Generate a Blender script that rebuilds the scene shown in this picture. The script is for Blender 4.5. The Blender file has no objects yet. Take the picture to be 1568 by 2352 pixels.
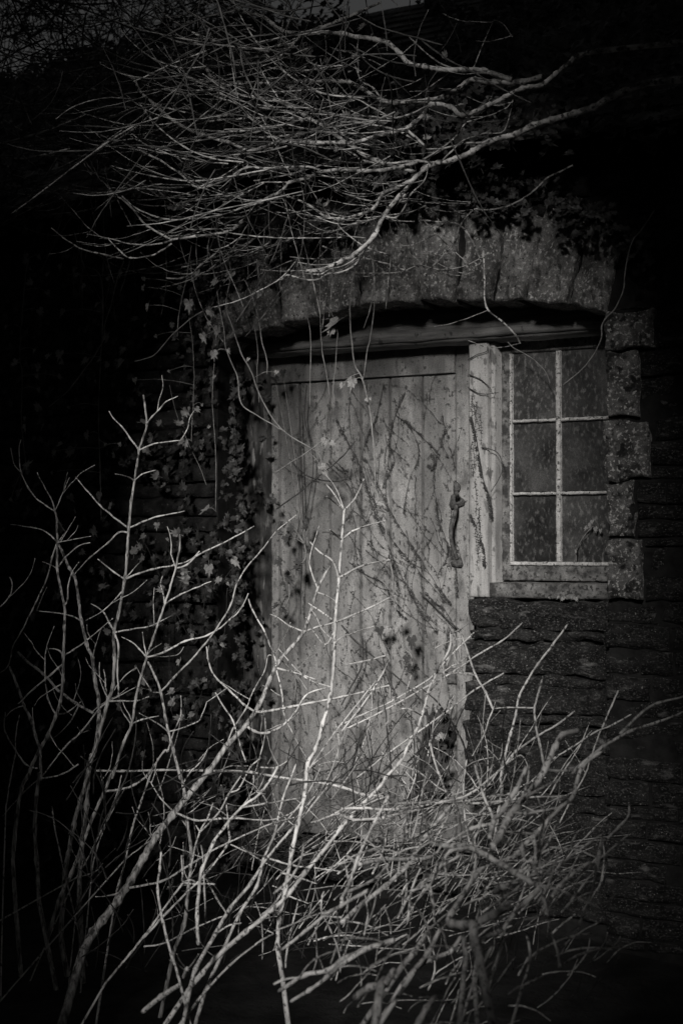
import bpy, math, random
from mathutils import Vector, Matrix, noise
R = math.radians
random.seed(7)
sc = bpy.context.scene
COL = sc.collection

# ------------------------------------------------------------ camera
YAW, PITCH, DIST, EYE = R(27), R(1.3), 6.0, 1.55
FPX = 2352 * 50 / 36.0
CAM = Vector((DIST * math.sin(YAW), -DIST * math.cos(YAW), EYE))
FW = Vector((-math.sin(YAW) * math.cos(PITCH), math.cos(YAW) * math.cos(PITCH), math.sin(PITCH)))
RT = Vector((math.cos(YAW), math.sin(YAW), 0))
UP = RT.cross(FW)
cd = bpy.data.cameras.new('camera')
cam = bpy.data.objects.new('camera', cd)
COL.objects.link(cam)
cam.location = CAM
cam.rotation_euler = (math.pi / 2 + PITCH, 0, YAW)
cd.sensor_fit = 'VERTICAL'; cd.sensor_height = 36; cd.sensor_width = 24; cd.lens = 50
cd.clip_start = 0.05; cd.clip_end = 1500
cd.dof.use_dof = True; cd.dof.focus_distance = 5.1; cd.dof.aperture_fstop = 5.0
sc.camera = cam
sc.render.resolution_x, sc.render.resolution_y = 682, 1024

# ------------------------------------------------------------ light
SUN_EL, SUN_AZ = R(21), R(-13)          # the sun stands low behind the viewer
SDIR = Vector((math.sin(SUN_AZ) * math.cos(SUN_EL), math.cos(SUN_AZ) * math.cos(SUN_EL), -math.sin(SUN_EL)))
w = bpy.data.worlds.new('World'); sc.world = w; w.use_nodes = True
nt = w.node_tree
bg = nt.nodes['Background']
sky = nt.nodes.new('ShaderNodeTexSky'); sky.sky_type = 'NISHITA'; sky.sun_disc = False
sky.sun_elevation = SUN_EL; sky.sun_rotation = math.pi + SUN_AZ
sky.air_density = 2.0; sky.dust_density = 4.0
hs = nt.nodes.new('ShaderNodeHueSaturation'); hs.inputs['Saturation'].default_value = 0.04
nt.links.new(sky.outputs[0], hs.inputs['Color']); nt.links.new(hs.outputs[0], bg.inputs['Color'])
bg.inputs['Strength'].default_value = 0.010
ld = bpy.data.lights.new('sun', 'SUN'); ld.energy = 5.0; ld.angle = R(8.5); ld.color = (1.0, 0.98, 0.955)
sun = bpy.data.objects.new('sun', ld); COL.objects.link(sun)
sun.rotation_euler = SDIR.to_track_quat('-Z', 'Y').to_euler(); sun.location = -SDIR * 20
sc.view_settings.view_transform = 'Standard'; sc.view_settings.look = 'None'
sc.view_settings.exposure = 0.08; sc.view_settings.gamma = 1.0
sc.cycles.max_bounces = 5

def U(fx, fy, d=0.0):
    """point on the plane d metres in front of the wall face seen at photo position fx, fy"""
    r = FW * FPX + RT * (fx - 784) + UP * (1176 - fy)
    t = (-d - CAM.y) / r.y
    return CAM + r * t
def X(fx, fy=1250, d=0.0): return U(fx, fy, d).x
def Z(fx, fy, d=0.0): return U(fx, fy, d).z

# ------------------------------------------------------------ materials
def material(name, dark, light, scale=8.0, stretch=(1, 1, 1), rough=0.85, bump=0.4, bscale=None, lo=0.35, hi=0.68,
             spots=None, detail=8.0, spec=0.25, fine=0.0, bdist=0.01, vary=0.0):
    m = bpy.data.materials.new(name); m.use_nodes = True
    n = m.node_tree.nodes; L = m.node_tree.links
    b = n['Principled BSDF']; b.inputs['Roughness'].default_value = rough
    b.inputs['Specular IOR Level'].default_value = spec
    tc = n.new('ShaderNodeTexCoord'); mp = n.new('ShaderNodeMapping'); mp.inputs['Scale'].default_value = stretch
    L.new(tc.outputs['Object'], mp.inputs['Vector'])
    nz = n.new('ShaderNodeTexNoise'); nz.inputs['Scale'].default_value = scale; nz.inputs['Detail'].default_value = detail
    nz.inputs['Roughness'].default_value = 0.62
    L.new(mp.outputs[0], nz.inputs['Vector'])
    cr = n.new('ShaderNodeValToRGB')
    cr.color_ramp.elements[0].position = lo; cr.color_ramp.elements[1].position = hi
    g = lambda v: (v, v * 0.98, v * 0.955, 1)
    cr.color_ramp.elements[0].color = g(dark); cr.color_ramp.elements[1].color = g(light)
    L.new(nz.outputs['Fac'], cr.inputs['Fac'])
    out = cr.outputs['Color']
    for sp in (spots or []):
        sscale, thr, val, soft, sst = sp
        mp2 = n.new('ShaderNodeMapping'); mp2.inputs['Scale'].default_value = sst
        mp2.inputs['Location'].default_value = (sscale * .37, sscale * .11, 3.1)
        L.new(tc.outputs['Object'], mp2.inputs['Vector'])
        z = n.new('ShaderNodeTexNoise'); z.inputs['Scale'].default_value = sscale; z.inputs['Detail'].default_value = 5
        L.new(mp2.outputs[0], z.inputs['Vector'])
        r2 = n.new('ShaderNodeMapRange'); r2.inputs['From Min'].default_value = thr - soft; r2.inputs['From Max'].default_value = thr + soft
        L.new(z.outputs['Fac'], r2.inputs['Value'])
        mx = n.new('ShaderNodeMix'); mx.data_type = 'RGBA'
        L.new(r2.outputs[0], mx.inputs['Factor']); L.new(out, mx.inputs[6]); mx.inputs[7].default_value = g(val)
        out = mx.outputs[2]
    if fine > 0:
        z = n.new('ShaderNodeTexNoise'); z.inputs['Scale'].default_value = 260; z.inputs['Detail'].default_value = 2
        L.new(tc.outputs['Object'], z.inputs['Vector'])
        r2 = n.new('ShaderNodeMapRange'); r2.inputs['From Min'].default_value = .3; r2.inputs['From Max'].default_value = .7
        r2.inputs['To Min'].default_value = 1 - fine; r2.inputs['To Max'].default_value = 1 + fine
        L.new(z.outputs['Fac'], r2.inputs['Value'])
        vm = n.new('ShaderNodeVectorMath'); vm.operation = 'SCALE'
        L.new(out, vm.inputs[0]); L.new(r2.outputs[0], vm.inputs['Scale']); out = vm.outputs[0]
    if vary > 0:      # each piece of stone has a tone of its own
        oi = n.new('ShaderNodeObjectInfo'); r3 = n.new('ShaderNodeMapRange')
        r3.inputs['To Min'].default_value = 1 - vary; r3.inputs['To Max'].default_value = 1 + vary
        L.new(oi.outputs['Random'], r3.inputs['Value'])
        v3 = n.new('ShaderNodeVectorMath'); v3.operation = 'SCALE'; L.new(out, v3.inputs[0]); L.new(r3.outputs[0], v3.inputs['Scale']); out = v3.outputs[0]
    L.new(out, b.inputs['Base Color'])
    if bump > 0:
        n2 = n.new('ShaderNodeTexNoise'); n2.inputs['Scale'].default_value = bscale or scale * 2; n2.inputs['Detail'].default_value = 9
        n2.inputs['Roughness'].default_value = .65
        L.new(mp.outputs[0], n2.inputs['Vector'])
        bm = n.new('ShaderNodeBump'); bm.inputs['Strength'].default_value = bump; bm.inputs['Distance'].default_value = bdist
        L.new(n2.outputs['Fac'], bm.inputs['Height']); L.new(bm.outputs[0], b.inputs['Normal'])
    return m
ONE = (1, 1, 1)
M = {}
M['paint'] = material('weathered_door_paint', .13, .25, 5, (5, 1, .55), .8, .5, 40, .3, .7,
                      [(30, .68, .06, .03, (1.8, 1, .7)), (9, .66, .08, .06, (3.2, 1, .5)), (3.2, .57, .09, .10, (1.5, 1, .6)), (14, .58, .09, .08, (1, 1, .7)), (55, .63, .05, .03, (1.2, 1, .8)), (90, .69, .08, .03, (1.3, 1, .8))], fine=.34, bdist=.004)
M['stained_shaded'] = material('stained_shaded_timber', .02, .10, 9, (3, 1, .7), .9, .8, 40, .4, .7, [(14, .62, .2, .04, (2, 1, .6))], fine=.2)  # old stains plus the left post's shade, put into the colour
M['post'] = material('chalky_post_paint', .20, .37, 7, (4, 1, .6), .8, .5, 40, .3, .7,
                     [(22, .62, .12, .03, (1.6, 1, .7)), (60, .66, .09, .03, ONE), (5, .62, .16, .10, (2, 1, .6))], fine=.2, bdist=.004)
M['beam'] = material('old_lintel_timber', .05, .16, 6, (.6, 1, 6), .85, .6, 20, spots=[(30, .66, .03, .04, ONE)], fine=.15)
M['sash'] = material('flaking_sash_paint', .035, .20, 22, ONE, .85, .8, 60, .38, .66, [(70, .58, .04, .03, ONE)], fine=.2)
M['bar'] = material('pale_glazing_bar_paint', .22, .5, 40, ONE, .8, .8, 60, .3, .6, [(90, .60, .08, .03, ONE)], fine=.2)
M['iron'] = material('rusted_iron', .02, .12, 60, ONE, .7, .6, 90)
M['arch'] = material('rough_arch_stone', .05, .23, 8, (1.1, 1, .8), .95, 1.0, 48, .34, .68,
                     [(95, .61, .40, .07, (1, 1, .7)), (26, .60, .05, .06, (1.3, 1, .6)), (70, .64, .03, .04, ONE)], fine=.35, bdist=.014, vary=.3)
M['pier'] = material('pitted_pier_stone', .03, .19, 15, ONE, .95, 1.0, 34, .36, .66,
                     [(80, .59, .42, .03, ONE), (26, .6, .02, .04, ONE)], fine=.3, bdist=.03)
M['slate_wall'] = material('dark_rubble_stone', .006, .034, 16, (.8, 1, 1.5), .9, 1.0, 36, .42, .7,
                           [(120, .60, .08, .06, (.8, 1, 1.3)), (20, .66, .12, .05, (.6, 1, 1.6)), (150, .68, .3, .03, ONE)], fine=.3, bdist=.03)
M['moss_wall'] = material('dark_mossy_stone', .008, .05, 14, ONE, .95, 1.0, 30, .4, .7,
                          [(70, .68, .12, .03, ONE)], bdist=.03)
M['mortar'] = material('sooty_mortar', .006, .02, 20, ONE, .95, .8)
M['slate'] = material('lichened_roof_slate', .05, .22, 9, ONE, .7, .8, 25, .4, .68, [(6, .62, .34, .05, (1, 1, 1)), (40, .6, .02, .05, ONE)], fine=.3)
M['bark'] = material('pale_twig_bark', .24, .58, 30, (1, 1, .45), .75, .7, 80, .35, .62, [(120, .58, .08, .04, (1, 1, .5))], bdist=.004)
M['bark2'] = material('ribbed_stem_bark', .08, .5, 45, (1.6, 1.6, .35), .85, 1.0, 90, .38, .62, [(70, .6, .05, .05, (1, 1, .4))], bdist=.006)
M['branch'] = material('lichened_branch_bark', .08, .40, 26, ONE, .85, 1.0, 70, .38, .62, [(60, .56, .03, .04, ONE)], bdist=.006)
M['darkbark'] = material('dark_wet_bark', .015, .07, 22, ONE, .85, .8, 60)
M['duskbark'] = material('lichened_dusky_bark', .05, .30, 18, ONE, .85, .9, 60, .42, .66)
M['vine'] = material('creeper_stem', .12, .30, 40, ONE, .8, .6)
M['deadvine'] = material('dead_creeper_rootlets', .02, .07, 40, ONE, .9, .6)
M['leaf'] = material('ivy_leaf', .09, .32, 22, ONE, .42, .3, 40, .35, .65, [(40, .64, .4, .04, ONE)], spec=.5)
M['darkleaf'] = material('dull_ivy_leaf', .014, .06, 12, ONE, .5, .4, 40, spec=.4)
M['deadleaf'] = material('curled_dead_leaf', .02, .09, 30, ONE, .7, .6)
M['soil'] = material('leaf_mould', .006, .03, 6, ONE, .95, 1.0, 20, bdist=.05)
M['crown'] = material('added_shade_foliage', .03, .06, 5, ONE, .8, 0)  # leaves of the added trees that screen off the sun
M['dark'] = material('unlit_interior', .01, .015, 5, ONE, .95, 0)

def glass_mat():
    m = material('grimy_window_glass', .008, .055, 8, (1, 1, .8), .32, .25, 30, .36, .7,
                 [(60, .63, .10, .05, (1, 1, .5)), (5, .64, .075, .12, ONE)], spec=.5, fine=.3)
    return m
M['glass'] = glass_mat()
GL = [material('grimy_window_glass_%s' % n, a, b, 9, (1, 1, .8), .3, .2, 30, .36, .7, [(75, .58, c, .06, (1, 1, .5)), (6, .6, e, .12, ONE)], spec=.5, fine=.4)
      for n, a, b, c, e in (('dark', .005, .03, .07, .05), ('dusty', .012, .06, .12, .10), ('dull', .007, .045, .09, .06))]

# ------------------------------------------------------------ mesh building
class MB:
    def __init__(s): s.v = []; s.f = []
    def quad_box(s, x0, x1, y0, y1, z0, z1):
        n = len(s.v)
        s.v += [Vector(p) for p in ((x0,y0,z0),(x1,y0,z0),(x1,y1,z0),(x0,y1,z0),(x0,y0,z1),(x1,y0,z1),(x1,y1,z1),(x0,y1,z1))]
        s.f += [tuple(n+i for i in q) for q in ((0,3,2,1),(4,5,6,7),(0,1,5,4),(1,2,6,5),(2,3,7,6),(3,0,4,7))]
    def worn_box(s, x0, x1, y0, y1, z0, z1, wob=.004, cell=.05, bev=.006, seed=0):
        """a board: front face gridded and uneven, edges worn"""
        nx = max(2, int((x1 - x0) / cell)); nz = max(2, int((z1 - z0) / cell))
        us = [0, bev / (x1-x0)] + [i / nx for i in range(1, nx)] + [1 - bev / (x1-x0), 1]
        ws = [0, bev / (z1-z0)] + [i / nz for i in range(1, nz)] + [1 - bev / (z1-z0), 1]
        us += [2.6*bev/(x1-x0), 1-2.6*bev/(x1-x0)]; ws += [2.6*bev/(z1-z0), 1-2.6*bev/(z1-z0)]
        us = sorted(set(u for u in us if 0 <= u <= 1)); ws = sorted(set(q for q in ws if 0 <= q <= 1)); n = len(s.v)
        for j, q in enumerate(ws):
            for i, u in enumerate(us):
                e = (i in (0, len(us)-1)) or (j in (0, len(ws)-1))
                x = x0 + u*(x1-x0); z = z0 + q*(z1-z0)
                k = noise.noise(Vector((x*9+seed, z*5, seed*1.7)))
                k2 = noise.noise(Vector((x*40+seed, z*30, seed)))
                y = y0 + (bev if e else 0) + k*wob + k2*wob*.5
                ed = k2*wob*.8 if e else 0
                s.v.append(Vector((x+ed, y, z+ed)))
        W = len(us); H = len(ws)
        for j in range(H-1):
            for i in range(W-1):
                a = n+j*W+i; s.f.append((a, a+1, a+W+1, a+W))
        rim = [n+i for i in range(W)] + [n+j*W+W-1 for j in range(1, H)] + [n+(H-1)*W+i for i in range(W-2, -1, -1)] + [n+j*W for j in range(H-2, 0, -1)]
        m = len(s.v)
        for r in rim: s.v.append(Vector((s.v[r].x, y1, s.v[r].z)))
        k = len(rim)
        for i in range(k): s.f.append((rim[(i+1) % k], rim[i], m+i, m+(i+1) % k))
        s.f.append(tuple(m+i for i in range(k)))
    def stone(s, quad, y0, y1, grid=.03, rough=.012, round_=.02, seed=0.0, rag=1.0):
        """rough stone: quad = four (x, z) corners, anticlockwise from bottom left, face at y0, back at y1"""
        A, B, Cc, D = [Vector((q[0], q[1])) for q in quad]
        lx = max((B-A).length, (Cc-D).length); lz = max((D-A).length, (Cc-B).length)
        nx = max(4, int(lx/grid)); nz = max(3, int(lz/grid)); n = len(s.v)
        for j in range(nz+1):
            for i in range(nx+1):
                u = i/nx; q = j/nz
                p = (A*(1-u)+B*u)*(1-q) + (D*(1-u)+Cc*u)*q
                du = min(u, 1-u)*lx; dq = min(q, 1-q)*lz
                dd = min(du, dq)
                k = max(0, 1 - dd/round_) * (1 - .45*rag + .9*rag*noise.noise(Vector((p.x*9+seed, p.y*9, 2.2)))) 
                nn = noise.fractal(Vector((p.x*7+seed, p.y*7, seed)), 1.0, 2.0, 5)
                n2 = noise.noise(Vector((p.x*30+seed, p.y*30, seed)))
                y = y0 + k*k*round_*1.2 - nn*rough*1.6 - n2*rough*.6 - noise.noise(Vector((p.x*70+seed, p.y*70, seed)))*rough*.35
                e = (i in (0, nx)) or (j in (0, nz))
                off = Vector((noise.noise(Vector((p.x*14, p.y*14, seed+5))), noise.noise(Vector((p.x*14, p.y*14, seed+9)))))*rough*.9
                p = p + off
                s.v.append(Vector((p.x, y, p.y)))
        W = nx+1; H = nz+1
        for j in range(nz):
            for i in range(nx):
                a = n+j*W+i; s.f.append((a, a+1, a+W+1, a+W))
        rim = [n+i for i in range(W)] + [n+j*W+W-1 for j in range(1, H)] + [n+(H-1)*W+i for i in range(W-2, -1, -1)] + [n+j*W for j in range(H-2, 0, -1)]
        m = len(s.v)
        for r in rim: s.v.append(Vector((s.v[r].x, y1, s.v[r].z)))
        k = len(rim)
        for i in range(k): s.f.append((rim[(i+1) % k], rim[i], m+i, m+(i+1) % k))
    def tube(s, pts, rad, sides=6):
        if len(pts) < 2: return
        n0 = len(s.v); prev = None; a = None
        K = len(pts)
        for i, p in enumerate(pts):
            t = (pts[min(i+1, K-1)] - pts[max(i-1, 0)])
            if t.length < 1e-7: t = Vector((0, 0, 1))
            t.normalize()
            if a is None:
                a = t.orthogonal().normalized()
            else:
                a = (a - t*a.dot(t))
                a = a.normalized() if a.length > 1e-6 else t.orthogonal().normalized()
            b = t.cross(a)
            for k in range(sides):
                an = 2*math.pi*k/sides
                s.v.append(p + (a*math.cos(an) + b*math.sin(an))*rad[i]*random.uniform(.9, 1.1))
        for i in range(K-1):
            for k in range(sides):
                p0 = n0+i*sides+k; p1 = n0+i*sides+(k+1) % sides
                s.f.append((p0, p1, p1+sides, p0+sides))
        s.f.append(tuple(n0+k for k in reversed(range(sides))))
        s.f.append(tuple(n0+(K-1)*sides+k for k in range(sides)))
    def build(s, name, mat, parent=None, smooth=True, origin=None):
        o0 = origin if origin is not None else (parent_origin(parent) if parent else Vector((0, 0, 0)))
        me = bpy.data.meshes.new(name)
        me.from_pydata([tuple(v - o0) for v in s.v], [], s.f)
        me.materials.append(mat)
        me.polygons.foreach_set('use_smooth', [smooth]*len(me.polygons))
        me.update()
        o = bpy.data.objects.new(name, me); COL.objects.link(o)
        if parent: o.parent = parent
        else: o.location = o0
        return o

ORIG = {}
def parent_origin(o):
    while o.parent: o = o.parent
    return Vector(ORIG[o.name])
def thing(name, loc, label, cat, group=None):
    o = bpy.data.objects.new(name, None); COL.objects.link(o); o.location = loc
    ORIG[o.name] = tuple(loc)
    o['label'] = label; o['category'] = cat
    if group: o['group'] = group
    o.empty_display_size = .1
    return o

# ------------------------------------------------------------ tracing helpers
OFF = {'A': (0, 0), 'B': (784, 0), 'C': (0, 564.5), 'D': (784, 564.5), 'E': (0, 1160.3), 'G': (784, 1160.3), 'H': (0, 1724.8), 'I': (784, 1724.8)}
def path(st):
    """'E 10,20 30,40' -> photo positions (0..1568, 0..2352); F = full frame"""
    reg = 'F'; out = []
    for t in st.split():
        if t in OFF or t == 'F': reg = t; continue
        x, y = t.split(','); x = float(x); y = float(y)
        if reg == 'F': out.append((x, y))
        else: out.append((OFF[reg][0]+x/2, OFF[reg][1]+y/2))
    return out
def catmull(P, sub):
    out = []
    n = len(P)
    for i in range(n-1):
        p0 = P[max(i-1, 0)]; p1 = P[i]; p2 = P[i+1]; p3 = P[min(i+2, n-1)]
        for k in range(sub):
            t = k/sub
            out.append(tuple(.5*((2*b) + (-a+c)*t + (2*a-5*b+4*c-d)*t*t + (-a+3*b-3*c+d)*t*t*t) for a, b, c, d in zip(p0, p1, p2, p3)))
    out.append(tuple(P[-1]))
    return out
def swept(P, w0, w1, d0, d1, wav=.02, sub=6, seedv=None, bulge=True):
    """P photo positions; w in half photo px; d metres in front of the wall -> points, radii, ds"""
    cum = [0]
    for i in range(1, len(P)): cum.append(cum[-1] + math.hypot(P[i][0]-P[i-1][0], P[i][1]-P[i-1][1]))
    T = cum[-1] or 1
    sd = seedv if seedv is not None else random.uniform(0, 99)
    Q = []
    for (x, y), c in zip(P, cum):
        t = c/T
        Q.append((x, y, d0+(d1-d0)*t + noise.noise(Vector((sd, t*3, 0)))*wav*min(1, 4*t), w0+(w1-w0)*t))
    knots = set(range(0, (len(Q)-1)*sub+1, sub))
    Q = catmull(Q, sub)
    pts = []; rad = []; ds = []
    for i, (x, y, d, ww) in enumerate(Q):
        j = .6
        x += noise.noise(Vector((x*.05, y*.05, sd)))*j*2.2; y += noise.noise(Vector((x*.05, y*.05, sd+7)))*j*2.2
        p = U(x, y, d); dist = (p-CAM).dot(FW)
        r = ww*.228/FPX*dist
        if bulge and i in knots and 0 < i < len(Q)-1: r *= 1.34
        pts.append(p); rad.append(r*random.uniform(.93, 1.07)); ds.append((x, y, d))
    rad[0] *= .75
    return pts, rad, ds
def nearest(ds, x, y):
    best = min(ds, key=lambda q: (q[0]-x)**2+(q[1]-y)**2)
    return best, math.hypot(best[0]-x, best[1]-y)

def grow(root, spec, mat_s, mat_t, sname='stem', tname='twig', sides=7, fillers=0, flen=(40, 110)):
    """spec lines: 's w0 w1 d0 d1 path' starts a stem, 't w path' a twig on it"""
    cur = None; ds = None; allds = []
    for line in spec.strip().splitlines():
        line = line.strip()
        if not line: continue
        tk = line.split(None, 1)
        if tk[0] == 's':
            w0, w1, d0, d1, rest = tk[1].split(None, 4)
            p, r, ds = swept(path(rest), float(w0), float(w1), float(d0), float(d1), wav=.06)
            if ds[-1][1] > (1850 if root.name == 'bare_shrub' or ds[-1][2] < 1.35 else 2180) and float(w1) >= 6 and sname == 'stem':
                e = p[-1]; di = (p[-1]-p[-4]).normalized(); rz = Vector(ORIG[root.name])
                h = e.z; 
                if h > .02 and di.z < 0:
                    tgt = e + di*min(1.6, h/max(.3, -di.z)); tgt = tgt*.85 + rz*.15; tgt.z = -.05
                    for k in range(1, 9):
                        t = k/8; q = e.lerp(tgt, t) + di*h*.1*t*(1-t); p.append(q); r.append(r[len(ds)-1]*(1+.1*t))
            if sname == 'branch' and ds[-1][0] > 1270 and float(w1) >= 15:
                e = p[-1]; tgt = Vector((3.45, -.87, min(4.2, max(3.0, e.z + .35))))
                for k in range(1, 9):
                    t = k/8; p.append(e.lerp(tgt, t) + Vector((0, 0, -.15*math.sin(t*3.1)))); r.append(r[len(ds)-1]*(1+1.2*t))
            mb = MB(); mb.tube(p, r, sides)
            cur = mb.build(sname, mat_s if max(float(w0), float(w1)) > 15 else mat_t, root)
            allds.append((cur, ds, r))
        else:
            w_, rest = tk[1].split(None, 1); w_ = float(w_)
            P = path(rest)
            a, da = nearest(ds, *P[0]); b, db = nearest(ds, *P[-1])
            if db < da: P = P[::-1]; a, da = b, db
            if da < 22: P[0] = (a[0], a[1])
            p, r, d2 = swept(P, w_*1.0, w_*.5, a[2], a[2]+random.uniform(-.12, .16), wav=.08)
            mb = MB(); mb.tube(p, r, 6)
            mb.build(tname, mat_t, cur)
            allds.append((cur, d2, r))
    for k in range(fillers):
        o, d_, r_ = random.choice(allds)
        i = random.randrange(len(d_)); x, y, d = d_[i]
        an = random.choice((random.uniform(-2.6, -1.9), random.uniform(-1.3, -.4)))
        if sname == 'branch': an = random.uniform(2.35, 3.0)
        ln = random.uniform(*flen); P = [(x, y)]; xx, yy = x, y
        for q in range(3):
            an += (random.uniform(.0, .38) if sname == 'branch' else random.uniform(-.35, .35) - .06*(1 if math.cos(an) > 0 else -1))
            xx += math.cos(an)*ln/3; yy += math.sin(an)*ln/3; P.append((xx, yy))
        p, r, _ = swept(P, random.uniform(4, 7), 3, d, d+random.uniform(-.2, .2))
        mb = MB(); mb.tube(p, r, 5); mb.build(tname, mat_t, o)
    return allds

# ------------------------------------------------------------ ground and sky side
g = MB(); N = 60
S = [-(200**(1-i/8)) - 3 + 1 for i in range(8)] + [-3 + 6*i/40 for i in range(41)] + [3 + 200**(i/8) - 1 for i in range(1, 9)]
S = sorted(S)
for j, yy in enumerate(S):
    for i, xx in enumerate(S):
        h = noise.noise(Vector((xx*2, yy*2, 0)))*.05 + .0
        g.v.append(Vector((xx, yy-2.2, h if max(abs(xx), abs(yy)) < 6 else 0)))
K = len(S)
for j in range(K-1):
    for i in range(K-1):
        a = j*K+i; g.f.append((a, a+1, a+K+1, a+K))
gr = g.build('ground', M['soil']); gr['kind'] = 'structure'

# ------------------------------------------------------------ the stone cottage
house = thing('stone_cottage', (0, .2, 0), 'old stone cottage with shallow arch over a weathered plank door and six-pane window', 'cottage')
RZ = -.32                       # door and window plane stands this far behind the wall face
ARCH = [((488,800),(400,690)), ((560,765),(500,620)), ((645,743),(612,560)), ((727,722),(708,522)), ((822,702),(812,498)), ((893,694),(888,482)),
        ((960,690),(962,472)), ((1045,690),(1055,468)), ((1130,690),(1160,470)), ((1200,691),(1250,482)), ((1300,695),(1358,500)), ((1392,712),(1425,530))]
jb = MB()
for i in range(len(ARCH)-1):
    b0 = U(*ARCH[i][0]); t0 = U(*ARCH[i][1]); b1 = U(*ARCH[i+1][0]); t1 = U(*ARCH[i+1][1])
    gap = random.uniform(.003, .007); ar = MB()
    ar.stone(((b0.x+gap, b0.z+random.uniform(-.008, .004)), (b1.x-gap, b1.z+random.uniform(-.008, .004)), (t1.x-gap, t1.z+random.uniform(-.03, .04)), (t0.x+gap, t0.z+random.uniform(-.03, .04))),
             random.uniform(-.02, .012), .2, .009, .017, .014, i*3.1, .1)
    ar.build('arch_stone', M['arch'], house)
    jb.stone(((b0.x, b0.z+.006), (b1.x, b1.z+.006), (t1.x, t1.z-.03), (t0.x, t0.z-.03)), .035, .19, .04, .003, .005, 5, 0)
jb.build('arch_joints', M['mortar'], house)
XL = X(492, 1300); XR = X(1391, 1000); ZB = Z(850, 1935, RZ)-.02
zt = lambda x: None
wall = MB(); wb = MB()
# backing behind the stones, round the opening
ZE = 3.12
wb.quad_box(-7, XL, .03, .5, -.1, ZE)
wb.quad_box(XR, 7, .03, .5, -.1, ZE)
ztop = U(960, 560).z
wb.quad_box(XL, XR, .05, .5, ztop, ZE)
XD = X(1086, 1500, -.12)        # right edge of the door opening below the window
ZS = Z(1240, 1378, -.08)        # top of the stonework under the window
wb.quad_box(XD+.02, XR, .12, .5, -.1, ZS-.02)
wb.quad_box(XL, XD+.02, .30, .5, -.1, ZB)
wb.build('backing', M['mortar'], house, smooth=False)
SL = []
def courses(mb, x0, x1, z0, z1, y0, y1, hmin, hmax, lmin, lmax, seed, jit=.02, skip=None, grid=.03):
    z = z0; k = seed; rnd = random.Random(seed)
    while z < z1 - .01:
        h = min(rnd.uniform(hmin, hmax), z1 - z); 
        if z1-(z+h) < hmin*.5: h = z1 - z
        x = x0 
        while x < x1 - .01:
            l = rnd.uniform(lmin, lmax)
            if x1-(x+l) < lmin*.6: l = x1-x
            if not (skip and skip(x, x+l, z, z+h)):
                g_ = .006
                t = rnd.uniform(-.006, .006)
                mb.stone(((x+g_, z+g_+t), (x+l-g_, z+g_-t), (x+l-g_, z+h-g_-t), (x+g_, z+h-g_+t)), y0+rnd.uniform(-jit, jit*.6), y1, grid, .009, .014, k*1.37)
            k += 1; x += l
        z += h
# left wall and above the arch
def in_arch(x0, x1, z0, z1):
    xa, xb = X(470, 700), X(1430, 600)
    if x1 < xa or x0 > xb or z1 < U(560, 770).z: return False
    xm = max(min((x0+x1)/2, xb), xa); 
    u = (xm-(xa+xb)/2)/((xb-xa)/2)
    return z0 < Z(960, 472) - .28*u*u
def skipw(x0, x1, z0, z1):
    if in_arch(x0, x1, z0, z1): return True
    return x1 > XL-.0 and x0 < XR and z1 < ztop - .2
wl = MB()
courses(wl, -3.6, XL, 0, U(560, 770).z, .0, .25, .06, .13, .12, .34, 11, .03)
wt = MB()
courses(wl, -3.6, 3.2, U(560, 770).z, ZE, .015, .25, .05, .12, .12, .36, 23, .02, in_arch)
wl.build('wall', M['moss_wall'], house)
# right pier: pale dressed stones, then dark thin rubble
pr = MB(); ys = [715, 806, 962, 1106, 1236, 1380]; xs1 = [1502, 1462, 1488, 1452, 1470]
for i in range(5):
    z1_ = Z(1400, ys[i]); z0_ = Z(1400, ys[i+1]); xa = XR; xb = X(xs1[i], 1000)
    pr.stone(((xa, z0_+.006), (xb, z0_+.006), (xb, z1_-.006), (xa, z1_-.006)), -.01+.008*(i % 2), .36, .011, .02, .011, 50+i*2.3)
pr.build('quoin', M['pier'], house)
rp = MB()
for i in range(5):
    courses(rp, X(xs1[i], 1000)+.008, 2.4, Z(1400, ys[i+1]), Z(1400, ys[i]), .02, .3, .05, .11, .1, .3, 70+i, .02)
courses(rp, XR-.02, 2.4, .0, Z(1400, 1380), .02, .3, .04, .10, .12, .34, 91, .02)
courses(rp, XR+.02, 3.0, Z(1400, 715), U(560, 770).z if U(560,770).z > Z(1400,715) else Z(1400, 715)+.001, .02, .3, .05, .1, .1, .3, 95, .02)
courses(rp, 2.4, 5, 0, Z(1400, 715), .02, .3, .06, .12, .15, .35, 97, .02)
# stonework under the window
hh = [(1380, 1448), (1450, 1472), (1474, 1552), (1554, 1576), (1578, 1640), (1642, 1664), (1666, 1712), (1714, 1735), (1737, 1820), (1822, 1860), (1862, 1960), (1962, 2100)]
for i, (a, b) in enumerate(hh):
    z1_ = Z(1240, a, -.08); z0_ = Z(1240, b, -.08)
    if z0_ < 0: z0_ = -.02
    x = XD + random.uniform(-.015, .015); first = True
    while x < XR - .03:
        l = random.uniform(.22, .6) if i else .52
        if XR - (x+l) < .1: l = XR - .012 - x
        a1, a2, a3, a4 = [random.uniform(-.012, .012) for _ in range(4)]
        rp.stone(((x-.01, z0_+a1*.5), (x+l+.01, z0_+a2*.5), (x+l+.01+a3, z1_+a3*.5), (x-.01+a4, z1_+a4*.5)), .08+random.uniform(-.012, .012), .42, .010, .02, .010, 130+i*7+x*3, .5)
        x += l
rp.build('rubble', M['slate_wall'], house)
# reveals either side of the opening
rv = MB()
rv.worn_box(XL-.10, XL+.01, .19, .48, ZB, U(560, 775).z, .01, .06, .01, 3)
rv.build('reveal', M['moss_wall'], house)
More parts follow.
